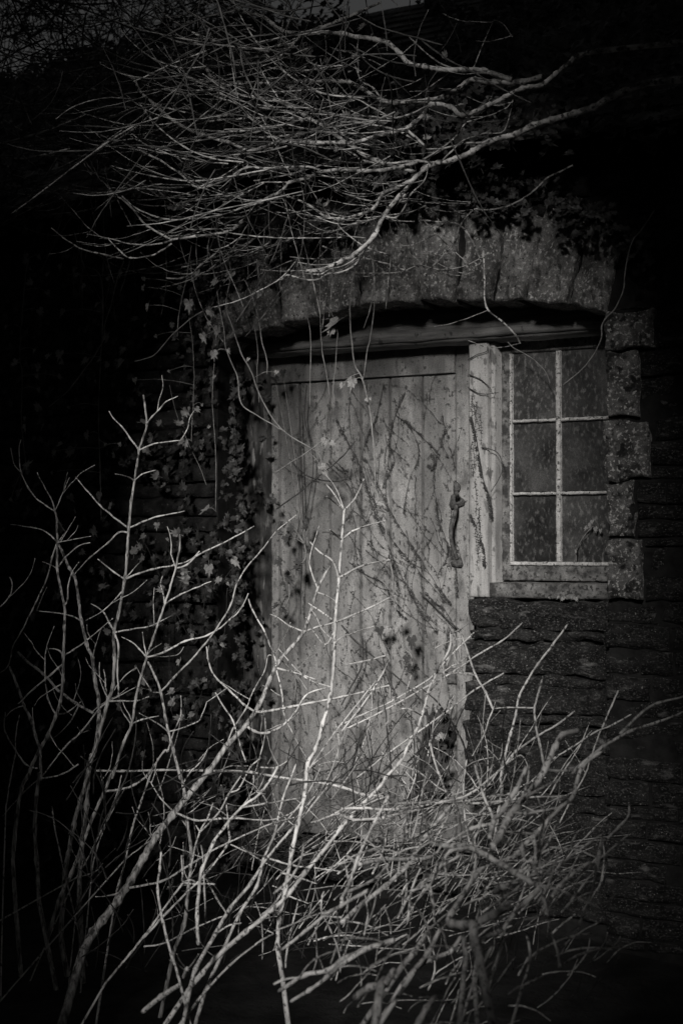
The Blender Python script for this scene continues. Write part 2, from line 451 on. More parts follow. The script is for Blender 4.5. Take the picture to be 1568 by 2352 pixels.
# timber lintel behind the arch
li = MB()
zl = Z(784, 803, -.20)
li.worn_box(XL-.08, XR+.1, .20, .46, zl, U(960, 640).z, .006, .05, .008, 5)
li.worn_box(XL-.08, XR+.1, .185, .199, zl+.012, zl+.05, .003, .05, .006, 8)
li.build('lintel', M['beam'], house)
# frame post between door and window
po = MB()
xp0, xp1 = X(1076, 1000, -.24), X(1120, 1000, -.24); zp0, zp1 = Z(1100, 1372, -.24), zl-.002
po.worn_box(xp0, xp1, .24, .42, zp0, zp1, .004, .03, .006, 12)
post = po.build('frame_post', M['post'], house)
p2 = MB(); p2.worn_box(xp1+.001, X(1137, 1000, -.262), .262, .42, zp0, zp1, .004, .03, .006, 13); p2.build('frame_rebate', M['post'], house)
lp = MB(); lp.worn_box(X(545, 1100, -.24), X(590, 1100, -.24), .24, .42, ZB, zl-.002, .005, .03, .006, 15); lp.worn_box(X(591, 1100, -.27), X(612, 1100, -.27), .27, .42, ZB, zl-.002, .005, .03, .006, 16)
lp.build('frame_post', M['stained_shaded'], house)
# door: stile, rail and planks
dr = MB()
YD = .32
zdb = ZB+.02; zdt = zl+.03
zr = Z(900, 866, RZ)
xsR = X(1046, 1000, RZ); xdR = X(1077, 1000, RZ)
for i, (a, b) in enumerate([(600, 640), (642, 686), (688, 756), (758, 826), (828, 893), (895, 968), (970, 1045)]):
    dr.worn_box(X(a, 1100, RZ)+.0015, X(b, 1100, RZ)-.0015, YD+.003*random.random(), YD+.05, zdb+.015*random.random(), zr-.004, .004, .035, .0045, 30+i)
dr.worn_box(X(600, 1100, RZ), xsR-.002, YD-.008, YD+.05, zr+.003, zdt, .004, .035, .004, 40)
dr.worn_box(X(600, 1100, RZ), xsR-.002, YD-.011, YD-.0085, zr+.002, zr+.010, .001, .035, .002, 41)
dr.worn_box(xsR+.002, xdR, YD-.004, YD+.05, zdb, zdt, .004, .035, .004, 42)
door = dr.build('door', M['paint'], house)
bk = MB(); bk.quad_box(XL-.3, XR+.3, .44, .49, ZB-.1, ztop-.03); bk.build('inner_dark', M['dark'], house, smooth=False)
rt = MB(); rp_ = [(1012,1628),(1030,1640),(1047,1690),(1040,1730),(1031,1748),(1023,1732),(1017,1762),(1003,1780),(998,1830),(988,1876),(966,1868),(944,1880),(928,1845),(944,1800),(958,1768),(976,1742),(984,1702),(968,1694),(996,1655)]
rpt = []
for i in range(len(rp_)):
    a = rp_[i]; b = rp_[(i+1) % len(rp_)]
    for k in range(4):
        t = k/4; rpt.append(U(a[0]+(b[0]-a[0])*t+random.uniform(-3, 3), a[1]+(b[1]-a[1])*t+random.uniform(-4, 4), RZ))
n_ = len(rpt)
rt.v = [Vector((p.x, YD-.010+random.uniform(-.003, .003), p.z)) for p in rpt] + [Vector((p.x, YD-.001, p.z)) for p in rpt]
rt.f = [tuple(range(n_-1, -1, -1))] + [(i, (i+1) % n_, n_+(i+1) % n_, n_+i) for i in range(n_)]
rt.build('rotten_patch', M['mortar'], door, smooth=False)
# threshold
th = MB(); th.stone(((XL-.02, ZB-.12), (XD+.02, ZB-.12), (XD+.02, ZB), (XL-.02, ZB)), .16, .42, .03, .012, .02, 77); th.build('threshold', M['slate_wall'], house)
# latch
def disc(mb, c, rx, rz, y, th_, n=14, wob=.2, sd=0):
    k = len(mb.v); 
    for yy in (y, y+th_):
        mb.v.append(Vector((c[0], yy-(.004 if yy == y else 0), c[1])))
        for i in range(n):
            a = 2*math.pi*i/n; q = 1+wob*math.sin(3*a+sd)
            mb.v.append(Vector((c[0]+rx*q*math.cos(a), yy, c[1]+rz*q*math.sin(a))))
    for i in range(n):
        j = (i+1) % n
        mb.f += [(k, k+1+i, k+1+j), (k+n+1, k+n+2+j, k+n+2+i), (k+1+i, k+n+2+i, k+n+2+j, k+1+j)]
lt = MB()
for (fx, fy, a, b) in ((1048, 1152, .034, .03), (1048, 1120, .015, .028), (1050, 1292, .026, .022), (1043, 1270, .014, .024)):
    c = U(fx, fy, RZ+.01); disc(lt, (c.x, c.z), a, b, YD-.018, .012, sd=fy)
    if fy == 1120: plate = lt.build('latch', M['iron'], door); lt = MB()
lt.build('latch', M['iron'], door)
hp = [U(x, y, RZ+dd) for x, y, dd in ((1048,1160,.02),(1044,1180,.05),(1036,1205,.06),(1035,1235,.06),(1040,1258,.045),(1049,1284,.02))]
hb = MB(); hp2 = [Vector(q) for q in catmull([tuple(p) for p in hp], 5)]; hb.tube(hp2, [.009]*len(hp2), 8); hb.build('handle', M['iron'], plate)
tp = MB(); q = [U(1048, 1150, RZ+.02), U(1050, 1138, RZ+.06), U(1046, 1131, RZ+.075)]; tp.tube(q, [.006, .008, .01], 8); tp.build('thumb_piece', M['iron'], plate)
ky = MB(); c = U(1036, 1552, RZ+.012); ky.worn_box(c.x-.018, c.x+.018, c.y-.004, YD+.01, c.z-.034, c.z+.034, .002, .01, .004, 9); ky.build('keyhole_plate', M['iron'], door)
# window
wf = MB()
xw0, xw1 = X(1151, 1000, RZ), X(1172, 1000, RZ); xwR = XR+.09
zw0, zw1 = Z(1240, 1334, RZ), zl+.01
zg0, zg1 = Z(1240, 1297, RZ), Z(1240, 806, RZ)
wf.worn_box(xw0, xw1, YD, YD+.05, zw0, zw1, .003, .02, .004, 60)
wf.worn_box(xw1+.001, xwR, YD, YD+.05, zw0, zg0-.004, .003, .02, .004, 61)
wf.worn_box(xw1+.001, xwR, YD, YD+.05, zg1, zw1, .003, .02, .004, 62)
win = wf.build('window', M['sash'], house)
e = MB(); e.worn_box(X(1137, 1000, -.262)+.001, xw0-.001, .35, .42, zw0, zw1, .003, .02, .004, 63); e.build('window_rebate', M['sash'], house)
def bar(x0, x1, z0, z1, y=YD-.006, sd=1):
    mb = MB(); mb.worn_box(x0, x1, y, YD+.03, z0, z1, .003, .012, .003, sd); return mb.build('glazing_bar', M['bar'], win)
bx0, bx1 = X(1276, 1000, RZ), X(1286, 1000, RZ)
zb = [Z(1240, 968, RZ), Z(1240, 1136, RZ)]
bar(xw1-.004, xw1+.007, zg0+.012, zg1-.003, sd=70)
bar(bx0, bx1, zg0+.012, zg1-.003, y=YD-.004, sd=71)
for k, z in enumerate(zb):
    for a, b in ((xw1+.0085, bx0-.001), (bx1+.001, xwR)):
        bar(a, b, z-.001, z+.011, sd=72+k)
bar(xw1-.006, xwR, zg0-.003, zg0+.0115, y=YD-.008, sd=75)
zz = [zg0+.0115, zb[0]*0+zb[1], zb[0], zg1]
zz = [zg0+.01, zb[1], zb[1]+.013, zb[0], zb[0]+.013, zg1]
for (za, zc) in ((zz[0], zz[1]), (zz[2], zz[3]), (zz[4], zz[5])):
    for a, b in ((xw1+.006, bx0), (bx1, xwR)):
        mb = MB(); mb.quad_box(a+.001, b-.001, YD+.016, YD+.02, za+.001, zc-.001); mb.build('pane', GL[(int(a > xw1+.05) + int(za > zg0+.1)*2 + int(za > zg0+.4)*2) % 3], win, smooth=False)
si = MB(); zs = Z(1250, 1340, -.18); si.worn_box(X(1122, 1350, -.18), XR-.004, .18, .42, zs-.062, zs, .005, .03, .008, 80); si.build('sill', M['sash'], house)
# roof: slates laid in courses over the eaves
PIT = R(31)
rf = MB(); rnd = random.Random(5)
for row in range(20):
    s0 = row*.19; x = -6.5 + rnd.uniform(0, .2)
    while x < 6:
        wd = rnd.uniform(.2, .34)
        for_c = s0-.02+rnd.uniform(-.015, .015)
        pts = []
        for (xx, ss, lift) in ((x+.004, for_c, .018), (x+wd-.004, for_c+rnd.uniform(-.01, .01), .018), (x+wd-.004, s0+.25, .0), (x+.004, s0+.25, .0)):
            pts.append(Vector((xx, -.2+ss*math.cos(PIT), ZE-.02+ss*math.sin(PIT)+lift+rnd.uniform(-.004, .004))))
        n = len(rf.v); rf.v += pts + [p - Vector((0, -.004, .012)) for p in pts]
        rf.f += [(n, n+1, n+2, n+3), (n+4, n+7, n+6, n+5), (n, n+4, n+5, n+1), (n+1, n+5, n+6, n+2), (n+2, n+6, n+7, n+3), (n+3, n+7, n+4, n)]
        x += wd
rf.build('roof', M['slate'], house, smooth=False)
rb = MB(); ridge = 20*.19; ry = -.2+ridge*math.cos(PIT); rz_ = ZE-.02+ridge*math.sin(PIT)
n = 0
rb.v = [Vector(p) for p in ((-6.5,-.1,ZE-.06),(6,-.1,ZE-.06),(6,ry,rz_-.04),(-6.5,ry,rz_-.04),(6,2*ry,ZE-.06),(-6.5,2*ry,ZE-.06))]
rb.f = [(0,1,2,3),(3,2,4,5),(0,5,4,1)]
rb.build('roof_boards', M['dark'], house, smooth=False)
bw = MB(); bw.quad_box(-6.4, -6.1, .5, 2*ry-.2, 0, ZE-.1); bw.quad_box(5.6, 5.9, .5, 2*ry-.2, 0, ZE-.1); bw.quad_box(-6.4, 5.9, 2*ry-.2, 2*ry+.1, 0, ZE-.1); bw.build('back_wall', M['moss_wall'], house, smooth=False)

# ------------------------------------------------------------ leaves
def leaf_mesh(name, mat, seed):
    rn = random.Random(seed)
    lobes = [(-90, .12), (-140, .55), (-115, .42), (178, .62), (150, .40), (128, .72), (108, .45), (90, 1.0), (72, .45), (52, .72), (30, .40), (2, .62), (-65, .42), (-40, .55)]
    lobes = sorted([(a, r*rn.uniform(.85, 1.15)) for a, r in lobes])
    me = bpy.data.meshes.new(name)
    v = [(0, .02, 0)]; 
    for a, r in lobes:
        x = r*.62*math.cos(R(a)); y = r*math.sin(R(a))*.85
        v.append((x, y, abs(x)*rn.uniform(.15, .45) + rn.uniform(-.04, .04)))
    n = len(lobes); f = [(0, 1+i, 1+(i+1) % n) for i in range(n)]
    k = len(v); v += [(-.012, 0, .0), (.012, 0, .0), (.01, -.7, -.12), (-.01, -.7, -.12)]; f.append((k, k+1, k+2, k+3))
    me.from_pydata(v, [], f); me.materials.append(mat); me.update()
    return me
LEAF = [leaf_mesh('leaf', M['leaf'], i) for i in range(6)]
DLEAF = [leaf_mesh('leaf', M['darkleaf'], 10+i) for i in range(5)]
XLEAF = [leaf_mesh('leaf', M['deadleaf'], 20+i) for i in range(4)]
def put_leaf(parent, fx, fy, d, size, kind=LEAF, tilt=.5, face=None):
    p = U(fx, fy, d); dist = (p-CAM).dot(FW)
    o = bpy.data.objects.new('leaf', random.choice(kind)); COL.objects.link(o)
    o.parent = parent; o.location = p - parent_origin(parent)
    s = size/FPX*dist*.75; o.scale = (s, s, s)
    n = (-SDIR*.6 - Vector((0, 1, 0))*.4 if face is None else face).normalized()
    n = (n + Vector((random.uniform(-1, 1), random.uniform(-1, 1), random.uniform(-1, 1)))*tilt).normalized()
    q = n.to_track_quat('Z', 'Y') @ Matrix.Rotation(random.uniform(2.2, 4.1), 4, 'Z').to_quaternion()
    o.rotation_euler = q.to_euler()
    return o
def leaf_cloud(name, pts, kinds_mat, size, tilt=.6, parent=None):
    """many small leaves in one mesh (nobody could count them)"""
    mb = MB(); base = [leaf_mesh('leaf', kinds_mat, 40+i) for i in range(4)]
    bv = [[v.co.copy() for v in m.vertices] for m in base]; bf = [[tuple(p.vertices) for p in m.polygons] for m in base]
    for m in base: bpy.data.meshes.remove(m)
    for p, nrm in pts:
        k = random.randrange(4); s = random.uniform(size*.5, size)
        n = (nrm + Vector((random.uniform(-1, 1), random.uniform(-1, 1), random.uniform(-1, 1)))*tilt).normalized()
        q = n.to_track_quat('Z', 'Y') @ Matrix.Rotation(random.uniform(0, 6.3), 4, 'Z').to_quaternion()
        b0 = len(mb.v)
        for v in bv[k]: mb.v.append(p + q @ (v*s))
        for f in bf[k]: mb.f.append(tuple(b0+i for i in f))
    return mb.build(name, kinds_mat, parent, smooth=False)

# ivy mat over the left wall and the left edge of the door
P = []
for i in range(2600):
    fx = random.uniform(-60, 560); fy = random.uniform(480, 2100)
    if noise.noise(Vector((fx*.012, fy*.009, 1))) < -.12: continue
    P.append((U(fx, fy, random.uniform(.03, .12)), Vector((-.1, -1, .3))))
for i in range(1200):
    fy = random.uniform(860, 1900); fx = 530 + abs(random.gauss(0, 30)) * (1.2 if fy < 1250 else 1.0)
    if noise.noise(Vector((fx*.02, fy*.012, 9))) < -.05: continue
    P.append((U(fx, fy, random.uniform(-.3, -.2) if fx > 560 else random.uniform(-.24, .0)), Vector((.1, -1, .3))))
for i in range(1500):  # dark leaves added along the arch top to stand in for shadow
    fx = random.uniform(420, 1500); top = 470 + .00055*(fx-1000)**2 + (40 if fx < 800 else 0)
    fy = top + random.gauss(-32, 26)
    if noise.noise(Vector((fx*.015, fy*.03, 6))) < -.1 or fy > top+45: continue
    P.append((U(fx, fy, random.uniform(.02, .14)), Vector((0, -1, .4))))
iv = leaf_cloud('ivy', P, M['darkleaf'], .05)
iv['label'] = 'dark dull ivy carpeting the wall left of the door and added as shade over the top of the arch'; iv['category'] = 'ivy'; iv['kind'] = 'stuff'
P = []
nr = Vector((0, -math.sin(PIT), math.cos(PIT)))
for i in range(29000):
    x = random.uniform(-4.2, 4.5); q = random.uniform(-.35, 3.95)
    h = noise.noise(Vector((x*1.3, q*1.8, 2))) + .5*noise.noise(Vector((x*4, q*5, 5)))
    if h > .12 + max(0, x-.2)*.5: continue
    rp_ = Vector((x, -.2+q*math.cos(PIT), ZE+q*math.sin(PIT))) - CAM
    px = 784+FPX*rp_.dot(RT)/rp_.dot(FW); py = 1176-FPX*rp_.dot(UP)/rp_.dot(FW)
    if any(((px-a)/c)**2+((py-b)/e)**2 < 1 for a, b, c, e in ((1235, 250, 85, 34), (890, 50, 95, 40), (1075, 30, 50, 30), (580, 150, 60, 30), (500, 300, 60, 25))): continue
    lift = random.uniform(.02, .12 + max(0, x)*.12)
    if q > 3.6 and x > -1.9: lift += random.uniform(0, .38)
    P.append((Vector((x, -.2+max(q, -.05)*math.cos(PIT)-.05*random.random(), ZE+q*math.sin(PIT))) + nr*lift, nr*.6+Vector((0, -.5, 0))))
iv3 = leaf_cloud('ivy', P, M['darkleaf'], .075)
iv3['label'] = 'dark ivy matted over the slates and hanging past the eaves'; iv3['category'] = 'ivy'; iv3['kind'] = 'stuff'
P = []
for i in range(520):
    fx = random.gauss(560, 210); fy = random.gauss(240, 105)
    if fy < 40 or fy > 470: continue
    if noise.noise(Vector((fx*.013, fy*.02, 4))) < .0: continue
    P.append((U(fx, fy, random.uniform(.1, .6)), Vector((-.2, -1, .8))))
for cx, cy, k in ((640, 880, 8), (695, 875, 6), (640, 1095, 4), (760, 920, 6), (820, 950, 6), (510, 790, 6), (590, 825, 6), (300, 740, 5), (880, 750, 6), (425, 575, 8), (590, 480, 8), (890, 305, 8), (990, 490, 8), (800, 630, 6)):
    for i in range(k): P.append((U(cx/2+random.gauss(0, 12), cy/2+random.gauss(0, 9), random.uniform(.3, .6)), Vector((-.2, -1, .6))))
for i in range(75):
    fx = random.uniform(30, 430); fy = random.uniform(560, 1750)
    P.append((U(fx, fy, random.uniform(.1, .2)), Vector((-.1, -1, .3))))
iv2 = leaf_cloud('ivy', P, M['leaf'], .062)
iv2['label'] = 'pale glossy ivy leaves scattered over the roof edge and the left wall'; iv2['category'] = 'ivy'; iv2['kind'] = 'stuff'

P = []
for i in range(700):
    fx = random.uniform(540, 1120); p = U(fx, 1950, random.uniform(-.28, .12)); p.z = ZB + random.uniform(-.02, .02 + .05*random.random())
    P.append((p, Vector((0, -.3, 1))))
lt4 = leaf_cloud('leaf_litter', P, M['deadleaf'], .045)
lt4['label'] = 'dark dead leaves heaped on the threshold at the foot of the door'; lt4['category'] = 'leaves'; lt4['kind'] = 'stuff'

# ------------------------------------------------------------ shrubs in front of the wall
SH = 'bare shrubs in front of the wall'
s1 = thing('bare_shrub', U(330, 2300, 1.15), 'bare shrub at far left with upright stems and paired pale twigs before the ivy', 'shrub', SH)
s1.location.z = 0; ORIG[s1.name] = tuple(s1.location)
grow(s1, """
s 9 26 1.05 1.2 C 660,685 665,735 676,820 655,890 640,940 630,1010 618,1080 605,1170 E 592,105 585,230 575,340 545,500 525,585 527,700 520,830 497,900 478,970 455,1060 430,1150 H 425,20 405,110 370,230 340,340 315,470 300,560 290,700 280,850
t 9 C 676,820 700,785 735,750 765,715 817,690
t 10 C 640,935 600,885 560,830 520,790 503,760
t 9 C 640,942 700,912 760,902 830,893
t 8 C 618,1078 595,1065 565,1055 530,1047
t 8 C 620,1080 655,1048 715,1030
t 10 E 590,105 550,75 500,35 460,0 C 400,1125 347,1060
t 10 E 592,105 660,75 730,52 850,27
t 10 E 580,118 545,125 500,170 415,240 350,310 340,330
t 10 E 575,342 530,310 490,280 450,248
t 11 E 580,340 640,313 700,295 800,275 870,255 918,212
t 7 E 585,335 610,300 640,265
t 10 E 527,585 505,545 480,495 450,470 420,453
t 9 E 530,585 600,572 670,560 720,543 788,508
t 7 E 560,390 480,480 395,530
t 11 E 530,590 545,650 540,750 545,850 560,940 600,1003
t 11 E 497,895 487,850 485,800 477,755
t 8 E 492,890 470,830 458,780 458,720
t 11 E 497,900 560,900 630,898 685,880
t 8 E 497,895 530,840 580,780 630,745
t 7 E 490,905 540,880 620,838
t 10 E 497,900 450,945 370,1045 300,1110 230,1200 H 190,120 100,200 15,300
t 6 E 372,1050 358,1020
t 6 E 365,1050 405,1035
s 10 22 1.0 1.25 C 255,1218 262,1254 E 262,100 265,170 265,290 280,380 297,462 297,560 292,690 290,800 280,900 260,965 220,1060 180,1130 130,1240 H 100,170 80,300 60,500
t 7 C 255,1216 240,1170 207,1110 172,1042
t 6 C 257,1216 275,1170 295,1120 320,1065
t 8 C 250,1218 180,1170 130,1110 97,1030 88,950 97,890
t 7 E 262,165 215,125 165,105 50,88
t 6 E 265,172 300,165 350,155 420,143
t 7 E 265,165 290,140 310,117
t 9 E 265,290 300,240 360,190 415,172
t 6 E 265,290 235,275 197,260
t 9 E 262,175 240,240 215,340 150,480 100,580 60,650 40,735 0,770
t 9 E 297,462 312,430 315,370 335,300 365,262
t 9 E 292,690 275,670 250,660 225,658
t 9 E 292,690 340,665 400,620 460,570 520,520
t 12 E 290,735 240,775 160,840 85,912
t 9 E 258,966 222,890 210,800 208,710 220,640 250,555
t 9 E 260,968 310,950 370,905
t 6 E 285,820 190,880 160,920
s 13 25 .95 1.2 E 265,172 285,210 320,290 345,330 360,420 375,530 400,640 425,700 437,800 455,900 455,1000 435,1130 H 410,60 400,250 380,400 365,600
t 8 E 375,530 330,510 290,500 170,485
t 7 E 425,700 440,640 470,560
s 12 22 1.1 1.3 E 45,740 85,840 110,920 140,980 165,1060 185,1130 190,1254 H 185,100 170,200 162,350 170,500 180,690
t 8 E 165,1060 155,1000 150,930
t 8 E 110,925 60,940 30,970
s 13 14 .8 .9 E 85,675 130,720 200,775 270,850 350,910 430,955
t 8 E 365,925 320,1000 260,1060 225,1083
s 6 9 1.2 1.3 E 25,950 25,1040 70,1120 120,1190 H 170,80
s 5 7 1.2 1.3 E 90,965 75,1050 70,1150 50,1254 H 30,250
s 6 7 1.2 1.3 E 45,330 58,370 45,420 0,470
s 8 9 1.2 1.3 H 195,120 210,125 290,105 360,62
s 7 8 1.2 1.2 H 240,255 250,340 280,480
s 6 8 1.2 1.2 H 560,110 540,190 490,330 450,440 425,540
s 6 8 1.2 1.2 H 570,180 510,290 460,380 390,520 345,590
s 6 8 1.1 1.2 H 475,515 430,560 350,582
s 6 7 1.1 1.2 H 350,360 370,420 385,480 370,560
""", M['bark2'], M['bark'], fillers=22)
s2 = thing('bare_shrub', U(500, 2300, 1.3), 'bare shrub whose two crooked stems stand just left of the thick leaning stem', 'shrub', SH)
s2.location.z = 0; ORIG[s2.name] = tuple(s2.location)
grow(s2, """
s 9 20 1.25 1.4 E 828,135 825,200 808,290 785,370 757,455 740,510 705,610 675,700 650,780 625,880 605,1005 570,1090 515,1254 H 520,90 480,185 430,300 380,430 330,560 270,690 215,880
t 9 E 805,290 795,250 785,222
t 10 E 808,290 860,275 910,228 1000,185 1080,145 1168,95
t 9 E 757,455 748,400 738,360 748,325
t 9 E 757,455 830,410 900,380 970,350
t 8 E 675,700 665,650 655,585
t 9 E 672,700 640,660 600,625 560,605
t 11 E 680,700 760,672 850,625 960,595 1060,525 1110,470 1140,405
t 7 E 685,710 760,695 820,685 845,650
t 10 E 605,1003 650,985 730,967
t 13 H 482,182 550,178 620,155 680,110 H 755,0 E 770,1130 800,1040 832,960 832,875
t 6 H 480,185 470,150 463,115
s 11 22 1.3 1.5 E 680,720 715,790 740,860 760,970 775,1040 795,1120 830,1254 H 830,110 850,200 860,330 880,480 865,640 845,800 800,920
t 7 E 740,858 700,858 685,845
t 10 E 742,855 800,790 870,720 940,640 1000,560 1060,460 1085,370 1130,290 1200,210 1270,120 1360,45
t 8 E 775,1040 720,1000 640,955
t 8 E 800,1030 900,1000 930,960 950,905
t 8 H 860,360 830,310 815,290
s 8 11 1.2 1.3 H 690,110 650,230 610,350 580,490 550,600 535,650
s 7 9 1.3 1.3 E 1140,430 1165,490 1210,570 1235,630 1260,690 1268,740
s 6 8 1.3 1.3 H 710,400 650,440 580,495
s 6 8 1.3 1.3 E 965,1100 930,1170 880,1220 H 840,150
s 7 8 1.3 1.3 E 990,860 1030,930 1070,990 1100,1090 1130,1180
""", M['bark2'], M['bark'], fillers=14)
s3 = thing('bare_shrub', U(420, 2350, 1.6), 'bare shrub with one thick ribbed stem leaning right across the foot of the door', 'shrub', SH)
s3.location.z = 0; ORIG[s3.name] = tuple(s3.location)
grow(s3, """
s 12 44 .9 1.8 E 1515,280 1480,340 1455,400 1430,480 1395,580 1340,650 1280,720 1240,800 1190,920 1130,1010 1040,1110 960,1220 H 900,165 860,210 790,300 720,390 660,490 600,600 540,690 470,780 430,830 380,930
t 10 E 1455,395 1500,415 1540,440
t 8 E 1455,390 1425,290 1425,230 1465,95
t 11 E 1400,585 1460,560 1530,540 G 60,510
t 10 E 1390,580 1330,555 1290,525 1242,500
t 12 E 1270,745 1340,765 1400,785 1450,800
t 12 E 1170,943 1120,915 1060,855 1000,800 965,745 950,650
t 14 E 1172,945 1260,942 1340,925 1440,905 1568,880 G 100,858 220,828
t 7 G 220,828 222,900
t 8 E 1030,1110 1070,1030 1130,935 1165,850 1215,760 1230,695 1245,690
t 15 E 1115,1000 1170,1040 1230,1045 1300,1010 1350,960 1400,880 1440,855 1500,840
t 9 H 790,285 740,220 690,140
t 12 H 830,305 900,318 1000,313 1100,310 1230,318 1320,295 1400,240
t 13 H 600,640 740,600 840,545 940,480 1050,420 1150,375 1260,330 1350,305
t 10 H 600,640 520,662 440,670
t 8 E 1310,715 1370,790 1410,850
t 9 E 1285,760 1295,860 1305,960 1340,1040 1410,1165
t 9 E 1220,900 1220,1000 1205,1120 H 1160,130
t 8 H 1165,100 1165,160 1180,190 1220,195
t 8 H 735,355 700,385 690,360 695,335
s 10 14 1.2 1.0 H 440,90 560,92 740,88 880,90 1010,92 1150,97 1280,120 1400,135 1568,165 I 100,200 220,210
t 7 H 1000,92 1060,70 1140,70
s 7 9 1.2 1.3 H 1330,40 1270,75 1195,75
s 8 9 1.2 1.3 H 1200,30 1150,75 1100,170 1060,190
""", M['bark2'], M['bark'], sides=9, fillers=12)
s4 = thing('bare_shrub', U(640, 2350, 1.9), 'tall pale stem with a three-pronged tip and paired twigs before the middle of the door', 'shrub', SH)
s4.location.z = 0; ORIG[s4.name] = tuple(s4.location)
grow(s4, """
s 12 26 1.7 2.0 F 790,1172 785,1240 778,1328 770,1430 766,1530 758,1600 742,1660 725,1720 707,1755 700,1825 685,1890 672,1950 655,2045 642,2110 638,2175 650,2250
t 10 F 790,1172 770,1140 750,1112
t 10 F 790,1172 770,1155 750,1140
t 10 F 790,1172 815,1145 835,1100
t 11 F 783,1238 810,1220 845,1207 885,1195
t 11 F 783,1238 770,1228 758,1217
t 13 F 778,1328 765,1290 735,1270 712,1245
t 13 F 778,1328 830,1300 895,1285
t 12 F 768,1430 745,1410 708,1385
t 12 F 768,1428 830,1405 890,1375 905,1368
t 8 E 1530,570 1495,640 1440,580 1405,515
t 8 E 1520,650 G 0,610 100,570 150,555
t 8 F 760,1580 700,1555 640,1490
t 9 F 708,1775 770,1680 850,1580 880,1540
t 9 F 707,1760 760,1750 790,1752
t 9 H 1345,450 1310,400
t 10 H 1305,640 1250,620
t 10 H 1275,770 1330,880
s 9 20 1.5 2.1 H 1360,60 1300,220 1260,380 1210,500 1180,620 1100,750 1020,930 940,1110
t 9 H 1300,400 1400,215 1480,60
s 8 10 1.8 1.9 F 770,1655 778,1700 775,1745
s 9 9 1.8 1.9 G 220,715 150,840 80,940 0,1040
s 7 9 1.8 1.9 G 0,735 90,720 205,690
""", M['bark'], M['bark'], fillers=6)
s5 = thing('bare_shrub', U(440, 2400, 2.1), 'long pale stem arching from the bottom middle up to the door latch side', 'shrub', SH)
s5.location.z = 0; ORIG[s5.name] = tuple(s5.location)
grow(s5, """
s 10 26 1.5 2.2 G 500,580 495,660 450,740 428,790 400,850 375,950 340,1040 300,1120 265,1185 200,1254 I 180,160 100,240 40,310 0,350 H 1500,440 1400,560 1330,650 1250,730 1130,830 1000,940 930,1020 875,1085
t 11 G 428,775 425,660 415,570
t 8 G 500,590 545,570 600,530
t 9 G 428,775 500,768 610,778
t 8 G 375,930 440,925 500,930
t 9 G 265,1185 330,1215 I 345,90 450,170 500,200
t 9 G 360,960 320,940 280,935 210,965
t 8 G 400,860 430,845
t 9 G 280,920 300,850 320,780
t 9 H 1340,675 1415,700
t 12 H 1230,740 1240,780
t 9 I 345,90 330,150 300,220
s 8 9 1.1 1.3 G 745,770 610,850 480,950 340,1050 200,1150 70,1254
s 8 9 1.1 1.3 G 830,540 740,620 620,690 520,760 380,840 200,940 60,1010 0,1035
s 8 9 1.1 1.3 G 610,585 500,690 400,800 230,900 100,960 0,1010
s 9 22 1.6 2.3 H 1568,90 1400,290 1330,370 1230,490 1150,610 1060,720 990,840 900,1000 875,1090
t 10 H 1230,492 1140,465 1060,430
t 11 H 1230,495 1340,525 1450,538 1568,555
t 10 H 990,840 1060,800 1110,790
s 8 14 2.0 2.3 H 1260,840 1200,870 1050,990 930,1120
s 26 26 2.5 2.6 H 655,1200 740,1130 825,1075
s 22 24 2.5 2.6 H 845,1040 862,1000
s 10 15 2.1 2.3 H 740,465 735,540 725,640 750,790 790,940 825,1050
s 9 12 1.9 2.1 H 900,600 840,610 700,800 600,930 490,1060
s 9 11 1.9 2.1 H 1060,390 1040,440 950,560 860,650 770,740 660,860
s 9 9 2.0 2.0 H 835,480 840,560 850,605 985,612
s 16 18 2.1 2.2 H 990,400 930,540 915,640 905,760 910,890
s 12 14 1.9 2.1 H 1280,70 1200,190 1110,260 1030,350 980,420 945,500
t 11 H 1055,400 1050,340 1040,235
t 10 H 1110,270 1200,245 1290,230 1400,215
t 8 H 1110,262 1150,200 1165,155
s 7 9 1.9 2.1 H 980,240 960,300 920,370 890,470 870,580
t 8 H 920,370 900,340
s 7 9 1.9 2.1 H 1110,110 1050,200 1000,290 920,370
s 7 9 1.9 2.1 H 925,430 935,530 940,640 945,790
s 8 9 1.9 2.1 H 950,590 990,670 1040,745
s 7 8 1.9 2.1 H 1035,755 900,810 760,880 660,900
s 9 10 2.1 2.2 H 1490,645 1475,690 1490,755 1568,765
""", M['bark'], M['bark'], sides=8, fillers=14)
s6 = thing('bare_shrub', U(1000, 2400, 2.0), 'bare shrub right of the door with long straight shoots rising before the dark stones', 'shrub', SH)
s6.location.z = 0; ORIG[s6.name] = tuple(s6.location)
